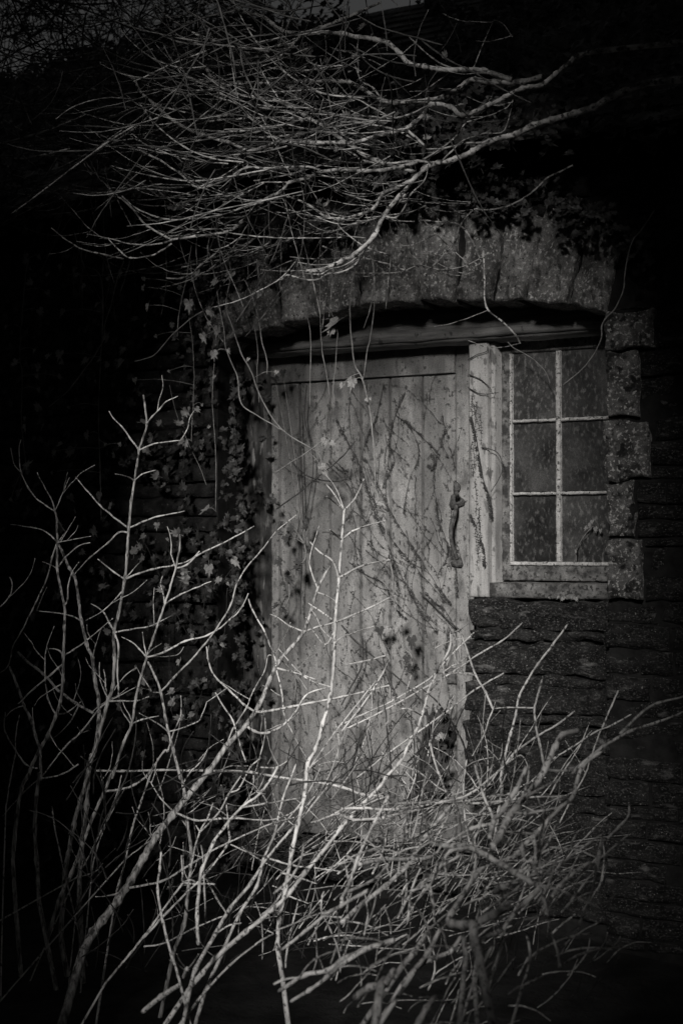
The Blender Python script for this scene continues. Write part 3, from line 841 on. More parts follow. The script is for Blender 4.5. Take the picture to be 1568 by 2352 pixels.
grow(s6, """
s 9 16 1.2 1.6 G 1035,550 970,640 900,730 850,810 815,880 800,960 775,1050 745,1170 730,1254 I 735,170 720,280 700,420
t 9 G 695,935 760,930 810,930 885,930
s 10 12 1.3 1.5 G 545,580 580,680 615,780 660,860 695,935
t 7 G 695,935 705,905
t 9 G 695,935 670,1000 650,1060 600,1150
t 8 G 610,778 560,775 440,768
t 8 G 645,860 645,1060
s 9 13 1.8 1.9 G 920,800 905,860 885,930 890,1000 910,1100 930,1200
s 9 14 1.4 1.9 G 1070,945 1000,1000 900,1060 800,1130 745,1200 I 745,70 600,190 480,230 250,268 100,262 0,265
t 9 I 740,100 820,20 G 860,1215
s 9 14 1.4 1.9 I 1040,205 850,215 700,235 400,255 200,305 50,318
s 9 14 1.4 1.9 I 850,185 700,205 480,245 300,280 150,318 60,318 0,290
s 9 11 1.4 1.9 I 850,225 700,240 480,237 300,240 200,245
s 7 8 1.2 1.4 G 740,1090 735,1140 720,1180
s 10 16 1.9 2.1 I 610,60 650,200 690,290 700,335
s 8 10 1.6 1.7 I 575,40 560,150 565,300 590,430
s 9 11 1.8 1.9 G 405,1080 420,1150 445,1230 I 480,190
s 7 9 1.8 1.9 G 415,1075 420,1010 440,930 460,800 500,690 520,640
s 6 9 1.6 1.8 G 520,870 480,930 430,1010
s 8 8 1.3 1.4 G 1270,850 1240,920 1200,1010 1160,1110 1120,1230 I 1060,210 1000,330
s 7 8 1.3 1.4 G 1330,960 1250,1005 1160,1045 1060,1110 940,1180
""", M['bark'], M['bark'], fillers=8)
s7 = thing('bare_shrub', U(1250, 2400, 2.6), 'tangled blurred shrub nearest the viewer at lower right', 'shrub', SH)
s7.location.z = 0; ORIG[s7.name] = tuple(s7.location)
grow(s7, """
s 24 38 2.2 2.6 G 1085,1035 1015,1055 980,1110 940,1200 I 900,140 850,200 800,260 770,300 720,400 690,440
t 16 I 940,80 985,90 1060,90
t 18 I 840,220 900,180 1000,130
t 18 I 790,290 850,285 990,262
t 16 I 800,250 850,160 860,60
s 9 18 1.9 2.1 G 1568,950 1440,1000 1320,1040 1200,1110 1100,1190 1060,1230
s 9 14 1.9 2.1 G 1568,880 1450,910 1380,950 1310,1020 1280,1050
s 16 24 2.2 2.4 I 1195,0 1100,80 1060,210 990,270 930,340 890,380 780,490
t 14 I 880,380 740,370
t 14 I 890,385 1000,395
t 12 I 930,440 1080,455 1170,490
s 20 26 2.3 2.4 I 850,70 800,180 740,270 700,320 680,400
t 22 I 700,335 600,355 520,400 460,435
s 26 30 2.5 2.7 I 460,435 520,435 590,445 650,470 730,520 800,560 870,600 910,620
t 22 I 590,445 500,460 460,520 420,590 405,620
t 20 I 405,620 420,700 425,790
t 16 I 405,615 330,640 290,650
t 18 I 910,620 1000,640 1100,685 1180,720
t 28 I 905,650 850,690 790,750 740,830 730,900 700,1000 675,1090
t 14 I 900,660 940,730 960,830
s 24 24 2.5 2.7 I 640,540 570,640 500,750 485,780
s 42 46 2.9 3.0 I 490,790 560,800 600,800 610,880 630,930
s 44 44 3.0 3.1 I 630,780 700,750 760,710
s 34 34 2.9 3.0 I 700,650 745,620
s 28 26 2.7 2.8 I 735,825 640,870
s 16 20 2.4 2.5 I 1140,510 1050,570 1000,620 965,670
t 12 I 1130,510 1170,500 1190,405
s 9 12 2.2 2.3 I 1320,250 1315,300 1270,350 1220,400
s 10 14 2.3 2.4 I 1190,405 1180,500 1170,550
s 16 16 2.4 2.5 I 880,380 890,470 880,560
s 20 16 2.4 2.5 I 905,470 915,560
s 18 16 2.4 2.5 I 830,420 835,500
s 18 26 1.8 2.3 I 500,250 380,400 330,480 300,530 200,620 100,700 0,790
s 14 20 2.1 2.4 I 460,430 400,490 200,500 80,520
s 14 20 2.1 2.4 I 20,480 65,525 30,620 0,700
s 14 18 2.1 2.4 I 220,200 150,330 80,480 40,600 0,680
s 20 24 2.6 2.7 I 550,850 500,920 430,950 350,990 280,1070
s 18 24 2.6 2.7 I 450,820 400,920 340,1000
s 24 28 2.6 2.7 I 390,840 330,930 290,970
s 20 26 2.6 2.7 H 1280,1105 1400,1030 1500,1010 I 0,960 110,910 240,870
s 18 24 2.6 2.7 H 1335,1150 1420,1100 1500,1040 I 0,980 130,900
s 16 20 2.4 2.5 H 1295,915 1400,830 1500,750 I 0,710 120,640
s 40 44 2.9 3.0 I 200,1050 180,1080 172,1120
s 34 34 2.9 3.0 I 60,1135 130,1085 200,1070 240,1010
s 26 34 2.9 3.0 I 430,1130 390,1180 350,1254
s 26 28 2.8 2.9 I 560,850 570,950 560,1040
s 20 24 2.8 2.9 I 630,940 610,1020 615,1120
s 12 14 2.5 2.6 I 850,850 865,950 830,1080
s 10 14 2.5 2.6 I 960,830 990,920 1000,990
s 16 16 2.6 2.6 I 690,900 640,990 610,1050
""", M['bark'], M['bark'], sides=9, fillers=12, flen=(30, 80))
# the matted low growth behind and between the traced stems at the foot of the picture
def stick_stuff(n, xr, yr, dr, wr, lr, ang, mat, name, label=None, parent=None, fade=None, curl=.25):
    mb = MB()
    for i in range(n):
        x = random.uniform(*xr); y = random.uniform(*yr)
        if fade and not fade(x, y): continue
        d = random.uniform(*dr); a = random.gauss(*ang); ln = random.uniform(*lr); P_ = [(x, y)]
        c = random.uniform(-curl, curl) if curl > 0 else random.uniform(.0, -curl)
        for k in range(4):
            a += c + random.uniform(-.12, .12); x += math.cos(a)*ln/4; y += math.sin(a)*ln/4; P_.append((x, y))
        w_ = random.uniform(*wr)
        p, r, _ = swept(P_, w_, w_*.6, d, d+random.uniform(-.3, .3), sub=4)
        mb.tube(p, r, 6)
    o = mb.build(name, mat, parent)
    if parent is None: o['label'] = label; o['category'] = 'thicket'
    o['kind'] = 'stuff'
    return o
def fade1(x, y): return (x-1000)**2/400**2 + (y-2130)**2/230**2 < random.uniform(.5, 1.4)
stick_stuff(300, (560, 1400), (1900, 2400), (1.7, 2.8), (5, 14), (40, 170), (-.85, .4), M['bark'], 'thicket', 'out of focus mat of short dead twigs filling the bottom right', fade=fade1)
def fade2(x, y): return y > 1800 - .1*x + random.uniform(-60, 60)
stick_stuff(230, (150, 1250), (1750, 2250), (1.0, 2.0), (4, 10), (60, 220), (-1.15, .55), M['darkbark'], 'thicket', 'dark fine twigs massed behind the pale stems below the door', fade=fade2)
stick_stuff(120, (300, 1200), (1650, 2200), (.6, 1.5), (4, 7), (60, 200), (-.9, .8), M['bark'], 'thicket', 'thin pale twigs crossing behind the shrub stems below the latch', fade=fade2)

stick_stuff(120, (680, 1280), (1820, 2170), (1.2, 2.0), (4, 8), (60, 230), (-.6, .35), M['bark'], 'thicket', 'thin pale shoots sweeping up to the right below the window', curl=.12)
stick_stuff(130, (560, 1180), (1780, 2000), (.1, .5), (3, 7), (60, 200), (-.7, .6), M['duskbark'], 'thicket', 'dull thin twigs lying against the foot of the door')
# ------------------------------------------------------------ overhanging tree branches
t1 = thing('overhanging_tree', (3.9, -1.0, 0), 'bare tree at right whose long drooping branches hang over the roof and arch', 'tree')
tk = MB(); tk.tube([Vector(p) for p in ((3.9,-1.0,-.1), (3.85,-.95,1.2), (3.6,-.9,2.4), (3.3,-.85,3.4), (3.0,-.8,4.6))], [.22,.18,.16,.13,.08], 14)
tk.build('trunk', M['darkbark'], t1)
grow(t1, """
s 20 36 .9 .85 A 1400,1250 1480,1238 1568,1200 B 60,1170 150,1085 195,990 300,860 380,775 440,752 520,730 600,695 680,650 800,615 880,575 960,550 1070,520 1160,490 1240,440 1400,380
t 13 B 195,995 120,1130 60,1190 0,1225
t 10 B 200,1000 250,1000 290,950 320,890 380,830 400,750
t 14 B 440,750 350,740 210,750 110,740 60,710 0,680
t 12 B 670,660 560,660 480,680 380,685
t 9 B 450,745 500,700 560,645 650,615 740,605 770,530 785,460
t 10 B 320,750 380,730 460,680 530,620 570,565 650,540 750,500 780,465
t 20 B 350,790 240,765 120,745
t 22 B 300,810 260,860 190,890 150,955 80,985 0,1005
t 16 A 1568,1005 1500,995 1420,945 1350,912 1290,905 1220,915
s 14 26 1.1 .9 A 540,330 615,360 640,410 720,490 820,570 930,620 1050,655 1140,690 1200,680 1290,655 1450,655 1568,655 B 60,655 160,625 280,595 340,560 370,530 410,480 500,490 555,530 680,480 750,445 830,405 915,390 980,340 1050,285 1080,255 1170,235
t 14 B 300,590 380,670 300,620 220,590 100,565 0,560
t 10 B 410,465 300,530 230,545 130,535 0,530
t 9 B 240,545 150,500 60,455 0,500
t 9 A 1280,650 1180,570 1090,480 960,430 870,360 780,300 650,230
t 9 A 1230,600 1130,530 1080,470 1000,380 940,300
s 15 28 .7 .7 A 880,400 1000,390 1100,378 1250,385 1300,380 1400,372 1568,375 B 30,375 100,410 180,460 250,470 400,460 470,445 530,410 570,380 610,365 700,378 830,375 920,350
t 12 B 190,460 140,400 90,370 60,290
s 16 28 .8 .8 A 860,60 980,5 1060,40 1200,75 1300,140 1390,155 1470,150 B 0,155 70,170 150,180 215,200 270,250 310,290 380,305 450,320 560,320 650,325 780,365
t 10 B 310,170 420,270 520,315
t 7 B 605,315 650,200 700,90
t 6 B 700,90 740,110 785,170
t 22 A 1390,155 1470,130 1568,90 B 70,60 180,10
t 14 A 1390,160 1350,195 1290,210 1200,220
t 13 A 1390,170 1330,220 1270,265 1180,290 1080,285 1040,250 990,190 900,80
s 14 24 1.0 .9 A 950,310 980,370 1080,430 1230,455 1310,470 1400,530 1480,580 1568,640 B 60,680 120,720 200,750
t 8 A 1190,280 1180,370 1155,440 1155,500
t 9 A 1250,490 1330,490 1420,520 1568,530
s 13 20 1.0 .9 A 790,1100 900,1085 1040,1065 1110,1020 1170,955 1220,915 1290,880 1330,838 1420,815 1470,790 1568,780 B 100,785 200,780 350,745
t 7 A 1020,928 1110,925 1200,935
t 7 A 1215,942 1320,932
t 8 A 850,1040 880,1055 990,1050 1040,1065
t 8 A 1040,1070 1120,1080 1240,1090 1400,1095 1568,1090
t 7 A 1050,1060 1000,1010 960,1000 900,1005
t 8 A 1330,835 1200,840 1100,880 1000,895 900,895 700,870 500,862
t 20 A 795,1100 765,1112 745,1118
t 9 A 750,1118 680,1125 600,1120 500,1095 400,1075
t 12 A 770,1095 680,1040 600,950 530,890 440,800 370,720 270,630
t 8 A 535,905 440,885 350,870 320,850 290,865 225,850
s 8 13 1.2 1.0 A 350,570 450,615 540,650 640,690 740,740 830,800 900,860 960,855 1050,820 1130,770 1230,775 1400,765 1480,785
t 7 A 1130,770 1130,740 1000,715 890,700 760,690
t 9 A 1130,720 1080,770 1000,820 910,860
t 7 A 640,690 560,700 480,690
s 7 10 1.1 1.0 A 560,900 640,965 760,1005 880,1005 1000,990 1100,960 1180,930
t 6 A 475,1095 400,1040 340,970 280,900
s 6 9 1.2 1.1 A 235,1045 290,1090 380,1145 480,1170 570,1190
s 7 9 1.2 1.1 A 500,1100 570,1170 600,1185 690,1175 745,1150 790,1120
s 8 12 1.0 .9 A 370,385 430,410 530,425 640,425 760,410 900,440
s 8 12 1.0 .9 A 650,430 720,480 780,540 860,590
s 8 11 1.0 .9 A 940,560 1100,545 1360,545 1480,580
s 8 11 1.0 .9 A 850,590 950,600 1100,603 1230,585 1400,560
s 8 11 1.0 .9 A 800,640 1000,620 1100,625 1240,630 1400,610
s 8 11 1.0 .9 A 690,500 860,500 940,530 1040,525 1110,490 1240,500 1380,520
s 9 9 .35 .5 B 350,1010 450,1020 520,1025 570,1060 610,1130 640,1200 D 650,20 655,150 665,280 740,350 800,410 820,450
t 7 B 370,1015 470,1110 560,1190 610,1250
s 8 9 .4 .5 B 400,1240 470,1170 520,1110 545,1035 605,965 650,965 740,955 800,930 880,880 940,820 1000,790 1060,760
t 7 B 605,965 590,925
t 6 B 605,968 625,985
s 8 8 .4 .5 B 380,1230 320,1160 290,1060 250,1005
s 8 8 .4 .5 B 300,1245 200,1210 100,1185 0,1160 A 1480,1130
s 9 9 .5 .6 B 190,995 80,1020 0,1050 A 1500,1070
s 9 9 .7 .8 C 765,150 830,150 880,130 920,90 1010,15 A 1050,1060
s 9 9 .6 .7 C 1060,52 1130,40 1200,10 A 1240,1110
s 10 10 .6 .7 C 1270,160 1300,150 1320,135 1400,155 1460,155 1500,130 1568,120 D 60,90 100,30
s 8 9 .6 .7 C 1390,125 1470,130 1530,95 1568,80
""", M['branch'], M['branch'], sname='branch', fillers=120, flen=(60, 200))
def fadeT(x, y): return (x-520)**2/430**2 + (y-260)**2/235**2 < random.uniform(.4, 1.3)
stick_stuff(150, (150, 1250), (10, 480), (.4, 1.4), (5, 10), (150, 480), (math.pi-.38, .2), M['branch'], 'twig', parent=t1, fade=fadeT, curl=-.34)
stick_stuff(130, (150, 1250), (10, 520), (.4, 1.4), (5, 9), (150, 420), (math.pi-.3, .3), M['duskbark'], 'twig', parent=t1, fade=fadeT, curl=-.3)
stick_stuff(60, (150, 900), (0, 420), (.4, 1.4), (4, 8), (60, 200), (.75, .35), M['branch'], 'twig', parent=t1, fade=fadeT, curl=.2)
stick_stuff(110, (150, 1150), (0, 450), (.4, 1.4), (4, 8), (60, 240), (-2.2, .6), M['duskbark'], 'twig', parent=t1, fade=fadeT, curl=.2)
stick_stuff(520, (-50, 1250), (-40, 420), (.3, 1.6), (4, 10), (80, 300), (math.pi-.3, .9), M['darkbark'], 'fine_twig', parent=t1, fade=lambda x, y: (x-500)**2/560**2 + (y-160)**2/260**2 < random.uniform(.5, 1.3))
stick_stuff(46, (420, 1000), (400, 600), (.25, .8), (4, 8), (120, 320), (math.pi-.5, .35), M['branch'], 'twig', parent=t1, curl=-.3)
stick_stuff(60, (150, 900), (330, 600), (.2, .8), (3, 6), (80, 260), (1.65, .25), M['duskbark'], 'hanging_twig', parent=t1, curl=.12)
# a second tree far left, black against the strip of sky
t2 = thing('bare_tree', (-4.6, 4.6, 0), 'dark bare tree behind the cottage, its fine twigs against the top left sky', 'tree')
tk = MB(); tk.tube([Vector(p) for p in ((-4.6,6.6,0), (-4.5,6.5,2.5), (-4.4,6.4,4.6), (-4.2,6.3,6.5))], [.25,.2,.15,.08], 10); tk.build('trunk', M['darkbark'], t2)
mb = MB()
for i in range(760):
    x = random.uniform(-40, 640); y = random.uniform(-50, 130); a = random.uniform(0, 6.28); ln = random.uniform(60, 200); P_ = [(x, y)]
    for k in range(4):
        a += random.uniform(-.4, .4); x += math.cos(a)*ln/4; y += math.sin(a)*ln/4; P_.append((x, y))
    p, r, _ = swept(P_, random.uniform(3, 8), 2.5, -random.uniform(4.5, 6.5), -random.uniform(4.5, 6.5), sub=3)
    mb.tube(p, r, 4)
o = mb.build('crown', M['darkbark'], t2)
# ------------------------------------------------------------ hanging creepers with ivy leaves
VG = 'thin creepers hanging over the wall'
def vine(label, st, w_, d, leaves=(), dl=None, group=VG, mat='vine', cat='creeper'):
    P_ = path(st); root_p = U(P_[0][0], P_[0][1], d)
    p, r, ds = swept(P_, w_, w_*.85, d, d, wav=.03, bulge=False)
    if leaves:
        t = thing('creeper', root_p, label, cat, group)
        mb = MB(); mb.tube(p, r, 5); mb.build('stem', M[mat], t)
        for l in leaves:
            x, y, s = l[:3]; q, dist = nearest(ds, x, y)
            if dist > 12:
                P2 = [(q[0], q[1]), ((q[0]+x)/2+random.uniform(-6, 6), (q[1]+y)/2-6), (x, y)]
                p2, r2, _ = swept(P2, 4, 3, q[2], q[2]+.03, sub=4); m2 = MB(); m2.tube(p2, r2, 4); m2.build('leaf_stalk', M[mat], t)
            put_leaf(t, x, y, q[2]+.035, s, kind=(l[3] if len(l) > 3 else LEAF))
        return t
    mb = MB(); mb.tube(p, r, 5)
    o = mb.build('creeper', M[mat], None, origin=root_p)
    o['label'] = label; o['category'] = cat; o['group'] = group
    return o
def CL(*a): return [(x/2, 564.5+y/2, s) for x, y, s in a]
vine('leafy creeper nearest the left edge, hanging beside the dark wall', 'C 130,60 115,180 105,300 95,450 92,520 105,600 100,800 120,1000', 5, .15,
     CL((180,50,20),(220,215,26),(185,300,34),(140,105,12),(160,480,18),(270,600,24),(170,600,16),(180,660,20),(30,370,18),(115,790,16),(85,1140,18),(50,1165,16)))
vine('creeper with small leaves hanging straight down behind the tallest left stem', 'C 440,110 465,150 475,250 470,430 460,600 455,800 460,1000 465,1250', 5, .2,
     CL((450,268,26),(345,105,24),(290,300,26),(275,495,38),(395,525,30),(460,525,18),(495,545,26),(440,620,14),(400,865,34),(315,740,14),(250,945,22),(310,945,20),(550,910,18),(460,1145,36),(240,1040,14),(485,910,14)))
vine('curved creeper swinging down to the left, ending in a hooked tip', 'C 570,70 540,150 510,280 485,350 478,430 430,510 350,620 300,680 225,740', 6, .35, CL((555,125,28),(495,150,20)))
vine('bare creeper looping down left from the two big bright leaves', 'C 930,300 870,340 800,400 720,490 680,515 620,530', 6, .4)
vine('creeper carrying two large pale leaves below the lowest left branch', 'C 880,0 860,130 835,250 820,340 815,420', 5, .4, CL((870,265,46),(905,125,34),(890,155,20),(660,190,24),(680,275,28),(660,150,18)))
vine('creeper with a cluster of bright leaves left of the arch', 'C 950,0 985,130 1005,260 1030,400 1040,480 1090,600 1110,725 1200,790 1310,855', 7, .3,
     CL((965,300,40),(990,165,34),(1000,385,40),(935,415,36),(980,495,34),(1060,130,42),(1050,480,20),(960,355,18),(1030,160,14)))
vine('creeper running down from the branches and bending onto the door top left', 'C 1040,20 1060,130 1040,270 1070,380 1110,500 1160,590 1200,700 1290,840 1430,930', 7, .25, CL((1140,520,16),(1270,580,20)))
vine('bare creeper with a kinked end left of the lintel', 'C 1120,150 1160,240 1190,350 1205,450 1225,520 1228,590', 6, .3)
vine('short creeper curling under the branches left of the arch stones', 'C 1180,60 1185,180 1130,280 1085,350', 6, .35, CL((1190,225,22)))
vine('straight thin creeper falling before the left end of the lintel', 'C 1170,380 1185,480 1180,600 1190,720', 4, .2)
vine('thin creeper crossing the leftmost pale arch stone', 'C 1350,170 1400,300 1425,400 1425,600 1420,740', 5, .15)
vine('thin leafy creeper on the dark wall left of the doorway', 'C 870,330 880,400 890,520 892,640 885,780 880,900', 5, .15, CL((715,415,18),(850,905,32),(775,575,12),(905,750,24),(870,745,16),(620,615,24),(930,730,14),(840,790,10)))
vine('long thin creeper ending in a leaf rosette beside the lower doorway', 'C 985,540 975,700 985,850 993,1000 990,1220', 5, .12, CL((950,1210,40),(985,600,16),(960,830,14)))
vine('faint slanting creeper on the dark wall behind the shrub tips', 'C 780,640 800,730 840,850 910,1000 950,1100', 4, .1)
vine('pale creeper dropping past the middle arch stones to the door rail', 'D 140,0 150,130 150,280 135,400 115,500 100,620', 6, .12)
vine('longest pale creeper hanging down the door with a ragged leaf at the rail', 'D 75,60 45,200 40,350 60,540 95,610 130,760 150,950 155,1100 160,1180', 8, .1,
     [(809,877,44),(786,884,24),(840,918,14),(871,1152,34),(806,684,22),(850,915,12)])
vine('creeper with the large bright leaf under the arch', 'F 735,610 735,720 740,805 752,875 757,915', 5, .12, [(768,742,62),(762,760,30)])
vine('thin creeper beside the large bright leaf', 'F 775,765 770,845 765,885 768,930', 4, .12, [(745,700,12)])
vine('bright thin shoot bowing in front of the upper window panes', 'B 1435,965 1380,1050 1330,1120 1300,1254 D 1295,190 1260,280 1200,350 1190,430 1150,510 1100,570 1015,640', 7, .3)
vine('thin twig looping before the top left pane', 'F 1165,785 1180,800 1200,810 1230,830 1255,860 1262,880', 5, -.2)
vine('pair of dark crossing creepers with withered leaves before the upper door', 'C 1260,1045 1330,1000 1450,920 1490,880', 7, -.05, [(751,1015,34),(740,1072,34),(762,1018,26),(742,1010,22),(745,1085,24)], group='dark creepers on the door')
DG = 'dark creepers on the door'
vine('dark creeper rising right across the left door boards', 'C 1270,1210 1380,1130 1450,1070 1560,980 D 60,900', 8, -.12, group=DG, mat='deadvine')
vine('dark creeper looping under the withered leaves on the door', 'C 1330,980 1400,1050 1500,1080 1568,1080 D 30,1060', 8, -.15, group=DG, mat='deadvine')
vine('dark creeper running straight down the second door board', 'C 1375,740 1380,900 1395,1254 E 1390,100 1385,300 1380,500', 6, -.27, group=DG, mat='deadvine')
vine('dark creeper bending from the rail down the left boards', 'C 1410,640 1400,800 1440,1000 1400,1254 E 1380,60 1360,160', 6, -.26, group=DG, mat='deadvine')
vine('dark creeper sloping from the withered leaves towards the foot of the door', 'C 1500,1000 D 20,1090 60,1160 100,1254', 8, -.2, group=DG, mat='deadvine')
vine('leafy creeper hanging down the middle of the door to the withered leaves', 'G 200,80 215,220 235,330 240,420 260,560 280,650 320,690 320,760', 8, -.22,
     [(885,1275,26),(872,1448,38,XLEAF),(890,1446,30),(944,1470,46,XLEAF),(920,1428,34),(934,1512,34,XLEAF),(943,1532,26,XLEAF),(875,1190,18,XLEAF),(880,1390,18,LEAF)], group=DG)
vine('dark creeper slanting down right below the arching pale stem', 'G 0,550 60,620 150,700 230,770 300,830 400,930', 9, -.1, group=DG, mat='deadvine')
vine('dark creeper crossing the right boards into the door stile', 'G 360,400 420,460 490,530 540,570', 8, -.28, group=DG, mat='deadvine')
vine('dark creeper rising beside the lowest left boards', 'G 0,920 40,840 80,770 100,700 95,600', 8, -.26, group=DG, mat='deadvine')
vine('dark creeper hooked over the lower left boards with shrivelled leaves', 'E 1290,500 1330,420 1330,330 1400,250 1400,180', 8, -.2,
     [(664,1330,34,DLEAF),(690,1310,30,DLEAF),(682,1290,28,DLEAF),(650,1340,22,XLEAF),(705,1195,30,DLEAF),(700,1210,26,DLEAF),(655,1590,24,DLEAF),(668,1215,34,DLEAF),(655,1235,30,DLEAF),(648,1205,30,DLEAF),(640,1290,34,DLEAF),(635,1390,30,DLEAF),(650,1400,28,DLEAF),(628,1150,30,DLEAF),(632,870,36,DLEAF),(650,855,30,DLEAF),(684,1300,34,XLEAF)], group=DG)
# dead creeper marks with rootlets gripping the boards
def hairs(mb, x, y, d, n, lmin=2.5, lmax=8, dirn=None):
    for k in range(n):
        a = random.uniform(0, 6.28) if dirn is None else dirn + random.gauss(0, .7)
        ln = random.uniform(lmin, lmax)
        q = [U(x, y, d-.002), U(x+math.cos(a)*ln*.5, y+math.sin(a)*ln*.5, d), U(x+math.cos(a+.4)*ln, y+math.sin(a+.4)*ln, d-.002)]
        mb.tube(q, [.0012, .001, .0006], 3)
def rootvine(label, st, d, w_=6, hair=1.0):
    P_ = path(st); w_ = w_*.5 if hair > .2 else w_*.8
    p, r, ds = swept(P_, w_, w_*.6, d, d, wav=.0, bulge=False, sub=22)
    mb = MB(); mb.tube(p, r, 5); dirn = random.choice((.3, 1.2, 1.9, 2.8))
    for i in range(1, len(ds)):
        if hair < .2 or noise.noise(Vector((ds[i][0]*.06, ds[i][1]*.06, hair))) < -.15: continue
        hairs(mb, ds[i][0], ds[i][1], d, int(random.uniform(1, 4)*hair+.5), 2.5, 9, dirn)
    o = mb.build('dead_creeper', M['deadvine'], None, origin=p[0])
    o['label'] = label; o['category'] = 'creeper'; o['group'] = 'dead creeper stems stuck to the door'
def rootweb():
    mb = MB()
    for i in range(210):
        x = random.uniform(640, 1060); y = random.uniform(850, 1850)
        if x < 760 and random.random() < .5: continue
        a = random.choice((1.15, 1.0, 1.3, 2.0, 1.7)) + random.gauss(0, .25); ln = random.uniform(40, 190); P_ = [(x, y)]
        for k in range(5):
            a += random.uniform(-.35, .35); x += math.cos(a)*ln/5; y += math.sin(a)*ln/5; P_.append((x, y))
        if any(q[0] > 1068 or q[0] < 632 or q[1] > 1900 for q in P_): continue
        p, r, ds = swept(P_, random.uniform(1.2, 3), 1, -.313, -.313, wav=0, bulge=False, sub=12)
        mb.tube(p, r, 4); dn = random.choice((.3, 1.2, 1.9, 2.8))
        for q in ds[::2]:
            if noise.noise(Vector((q[0]*.05, q[1]*.05, 3))) > -.1: hairs(mb, q[0], q[1], -.313, random.choice((0, 1, 1, 2)), 2, 7, dn)
    for i in range(12):
        x = random.uniform(1080, 1114); y = random.uniform(900, 1340); P_ = [(x, y), (x+random.uniform(-4, 8), y+30), (x+random.uniform(-4, 10), y+70)]
        if P_[-1][0] > 1118: continue
        p, r, ds = swept(P_, 2.5, 1, -.236, -.236, wav=0, bulge=False, sub=12); mb.tube(p, r, 4)
        for q in ds[::2]: hairs(mb, q[0], q[1], -.236, 2, 2, 7)
    o = mb.build('rootlets', M['deadvine'], None)
    o['label'] = 'faint web of dead creeper rootlets spread over the door boards'; o['category'] = 'creeper'; o['kind'] = 'stuff'
rootweb()
RD = -.31
rootvine('dead rootlets slanting from the upper left boards down to the stile', 'F 772,960 790,1000 830,1080 850,1150 880,1230 920,1320 960,1400 1000,1450', RD, 8, 1.3)
rootvine('dead rootlets slanting over the middle boards below the latch', 'F 838,1050 870,1120 905,1190 950,1260 1000,1340 1035,1385', RD, 7, 1.3)
rootvine('dead rootlets climbing straight beside the middle board joint', 'F 880,880 865,950 840,1010 825,1080 830,1180', RD, 6, .8)
rootvine('dead rootlets bending over the fifth board', 'F 930,900 905,960 895,1020 905,1060 885,1110 892,1180', RD, 6, .9)
rootvine('short dead rootlets sloping to the knot on the upper right boards', 'F 905,950 930,970 960,995 985,1020 1010,1045', RD, 6, .9)
rootvine('dead hooked stem beside the right stile', 'F 1035,975 1022,992 1014,1010 1018,1030 1030,1050', RD, 6, .3)
rootvine('dead rootlets in a ring round the knot on the right boards', 'F 980,1055 990,1045 996,1060 990,1075 980,1068', RD, 7, .8)
rootvine('dead rootlets curving down right beside the latch', 'F 1000,1140 1005,1190 1020,1230 1035,1270 1048,1320 1050,1370', RD, 7, 1.0)
rootvine('dead rootlets running down the lower right boards', 'F 975,1360 1000,1385 1020,1400 1045,1440', RD, 6, .9)
rootvine('dead rootlets on the lower left boards', 'F 800,1290 840,1320 880,1340 900,1390 930,1420', RD, 6, 1.2)
rootvine('dead rootlets low between the door boards', 'F 860,1180 900,1240 960,1310 1020,1380', RD, 6, 1.4)
rootvine('dead rootlets on the board right of the handle top', 'F 925,1180 940,1100 960,1050 950,1000 920,960', RD, 5, .6)
rootvine('thick fringe of dead rootlets down the frame post', 'F 1082,955 1092,1000 1100,1050 1110,1100 1125,1150 1130,1190', -.233, 10, 2.2)
rootvine('dead rootlets low on the frame post', 'F 1080,1180 1095,1220 1110,1260 1115,1300', -.233, 8, 1.5)
rootvine('first short creeper stub hooked across the top of the frame post', 'D 580,525 620,500 665,485 668,460', -.228, 7, .1)
rootvine('creeper stub slanting across the post below the first', 'D 580,590 640,615 690,665', -.228, 7, .1)
rootvine('wavy creeper stub crossing post and rebate', 'D 580,650 640,680 720,675', -.225, 7, .1)
rootvine('creeper loop curling from the post down beside the window', 'D 640,925 700,940 730,975 735,1040 710,1090 685,1130', -.225, 7, .1)
# dark clump of withered ivy low on the right of the door
cl = thing('ivy_clump', U(1010, 1700, -.25), 'black clump of withered ivy at the foot of the right door boards', 'ivy')
mb = MB()
for i in range(12):
    x0 = 1000+random.uniform(-30, 30); P_ = [(x0+random.uniform(-10, 25), 1625+random.uniform(-10, 60)), (x0, 1700), (x0-20+random.uniform(-15, 15), 1780), (970+random.uniform(-30, 30), 1840)]
    p, r, _ = swept(P_, 9, 12, -.24, -.2); mb.tube(p, r, 5)
mb.build('stem', M['deadvine'], cl)
for i in range(90):
    t = random.random(); x = 1015-38*t+random.gauss(0, 12+4*t); y = 1640+200*t+random.uniform(-12, 12)
    put_leaf(cl, x, y, random.uniform(-.28, -.16), random.uniform(20, 40), kind=XLEAF, tilt=.7)
for x, y in ((1012, 1688), (1020, 1690), (1004, 1694)): put_leaf(cl, x, y, -.12, 22, kind=LEAF)
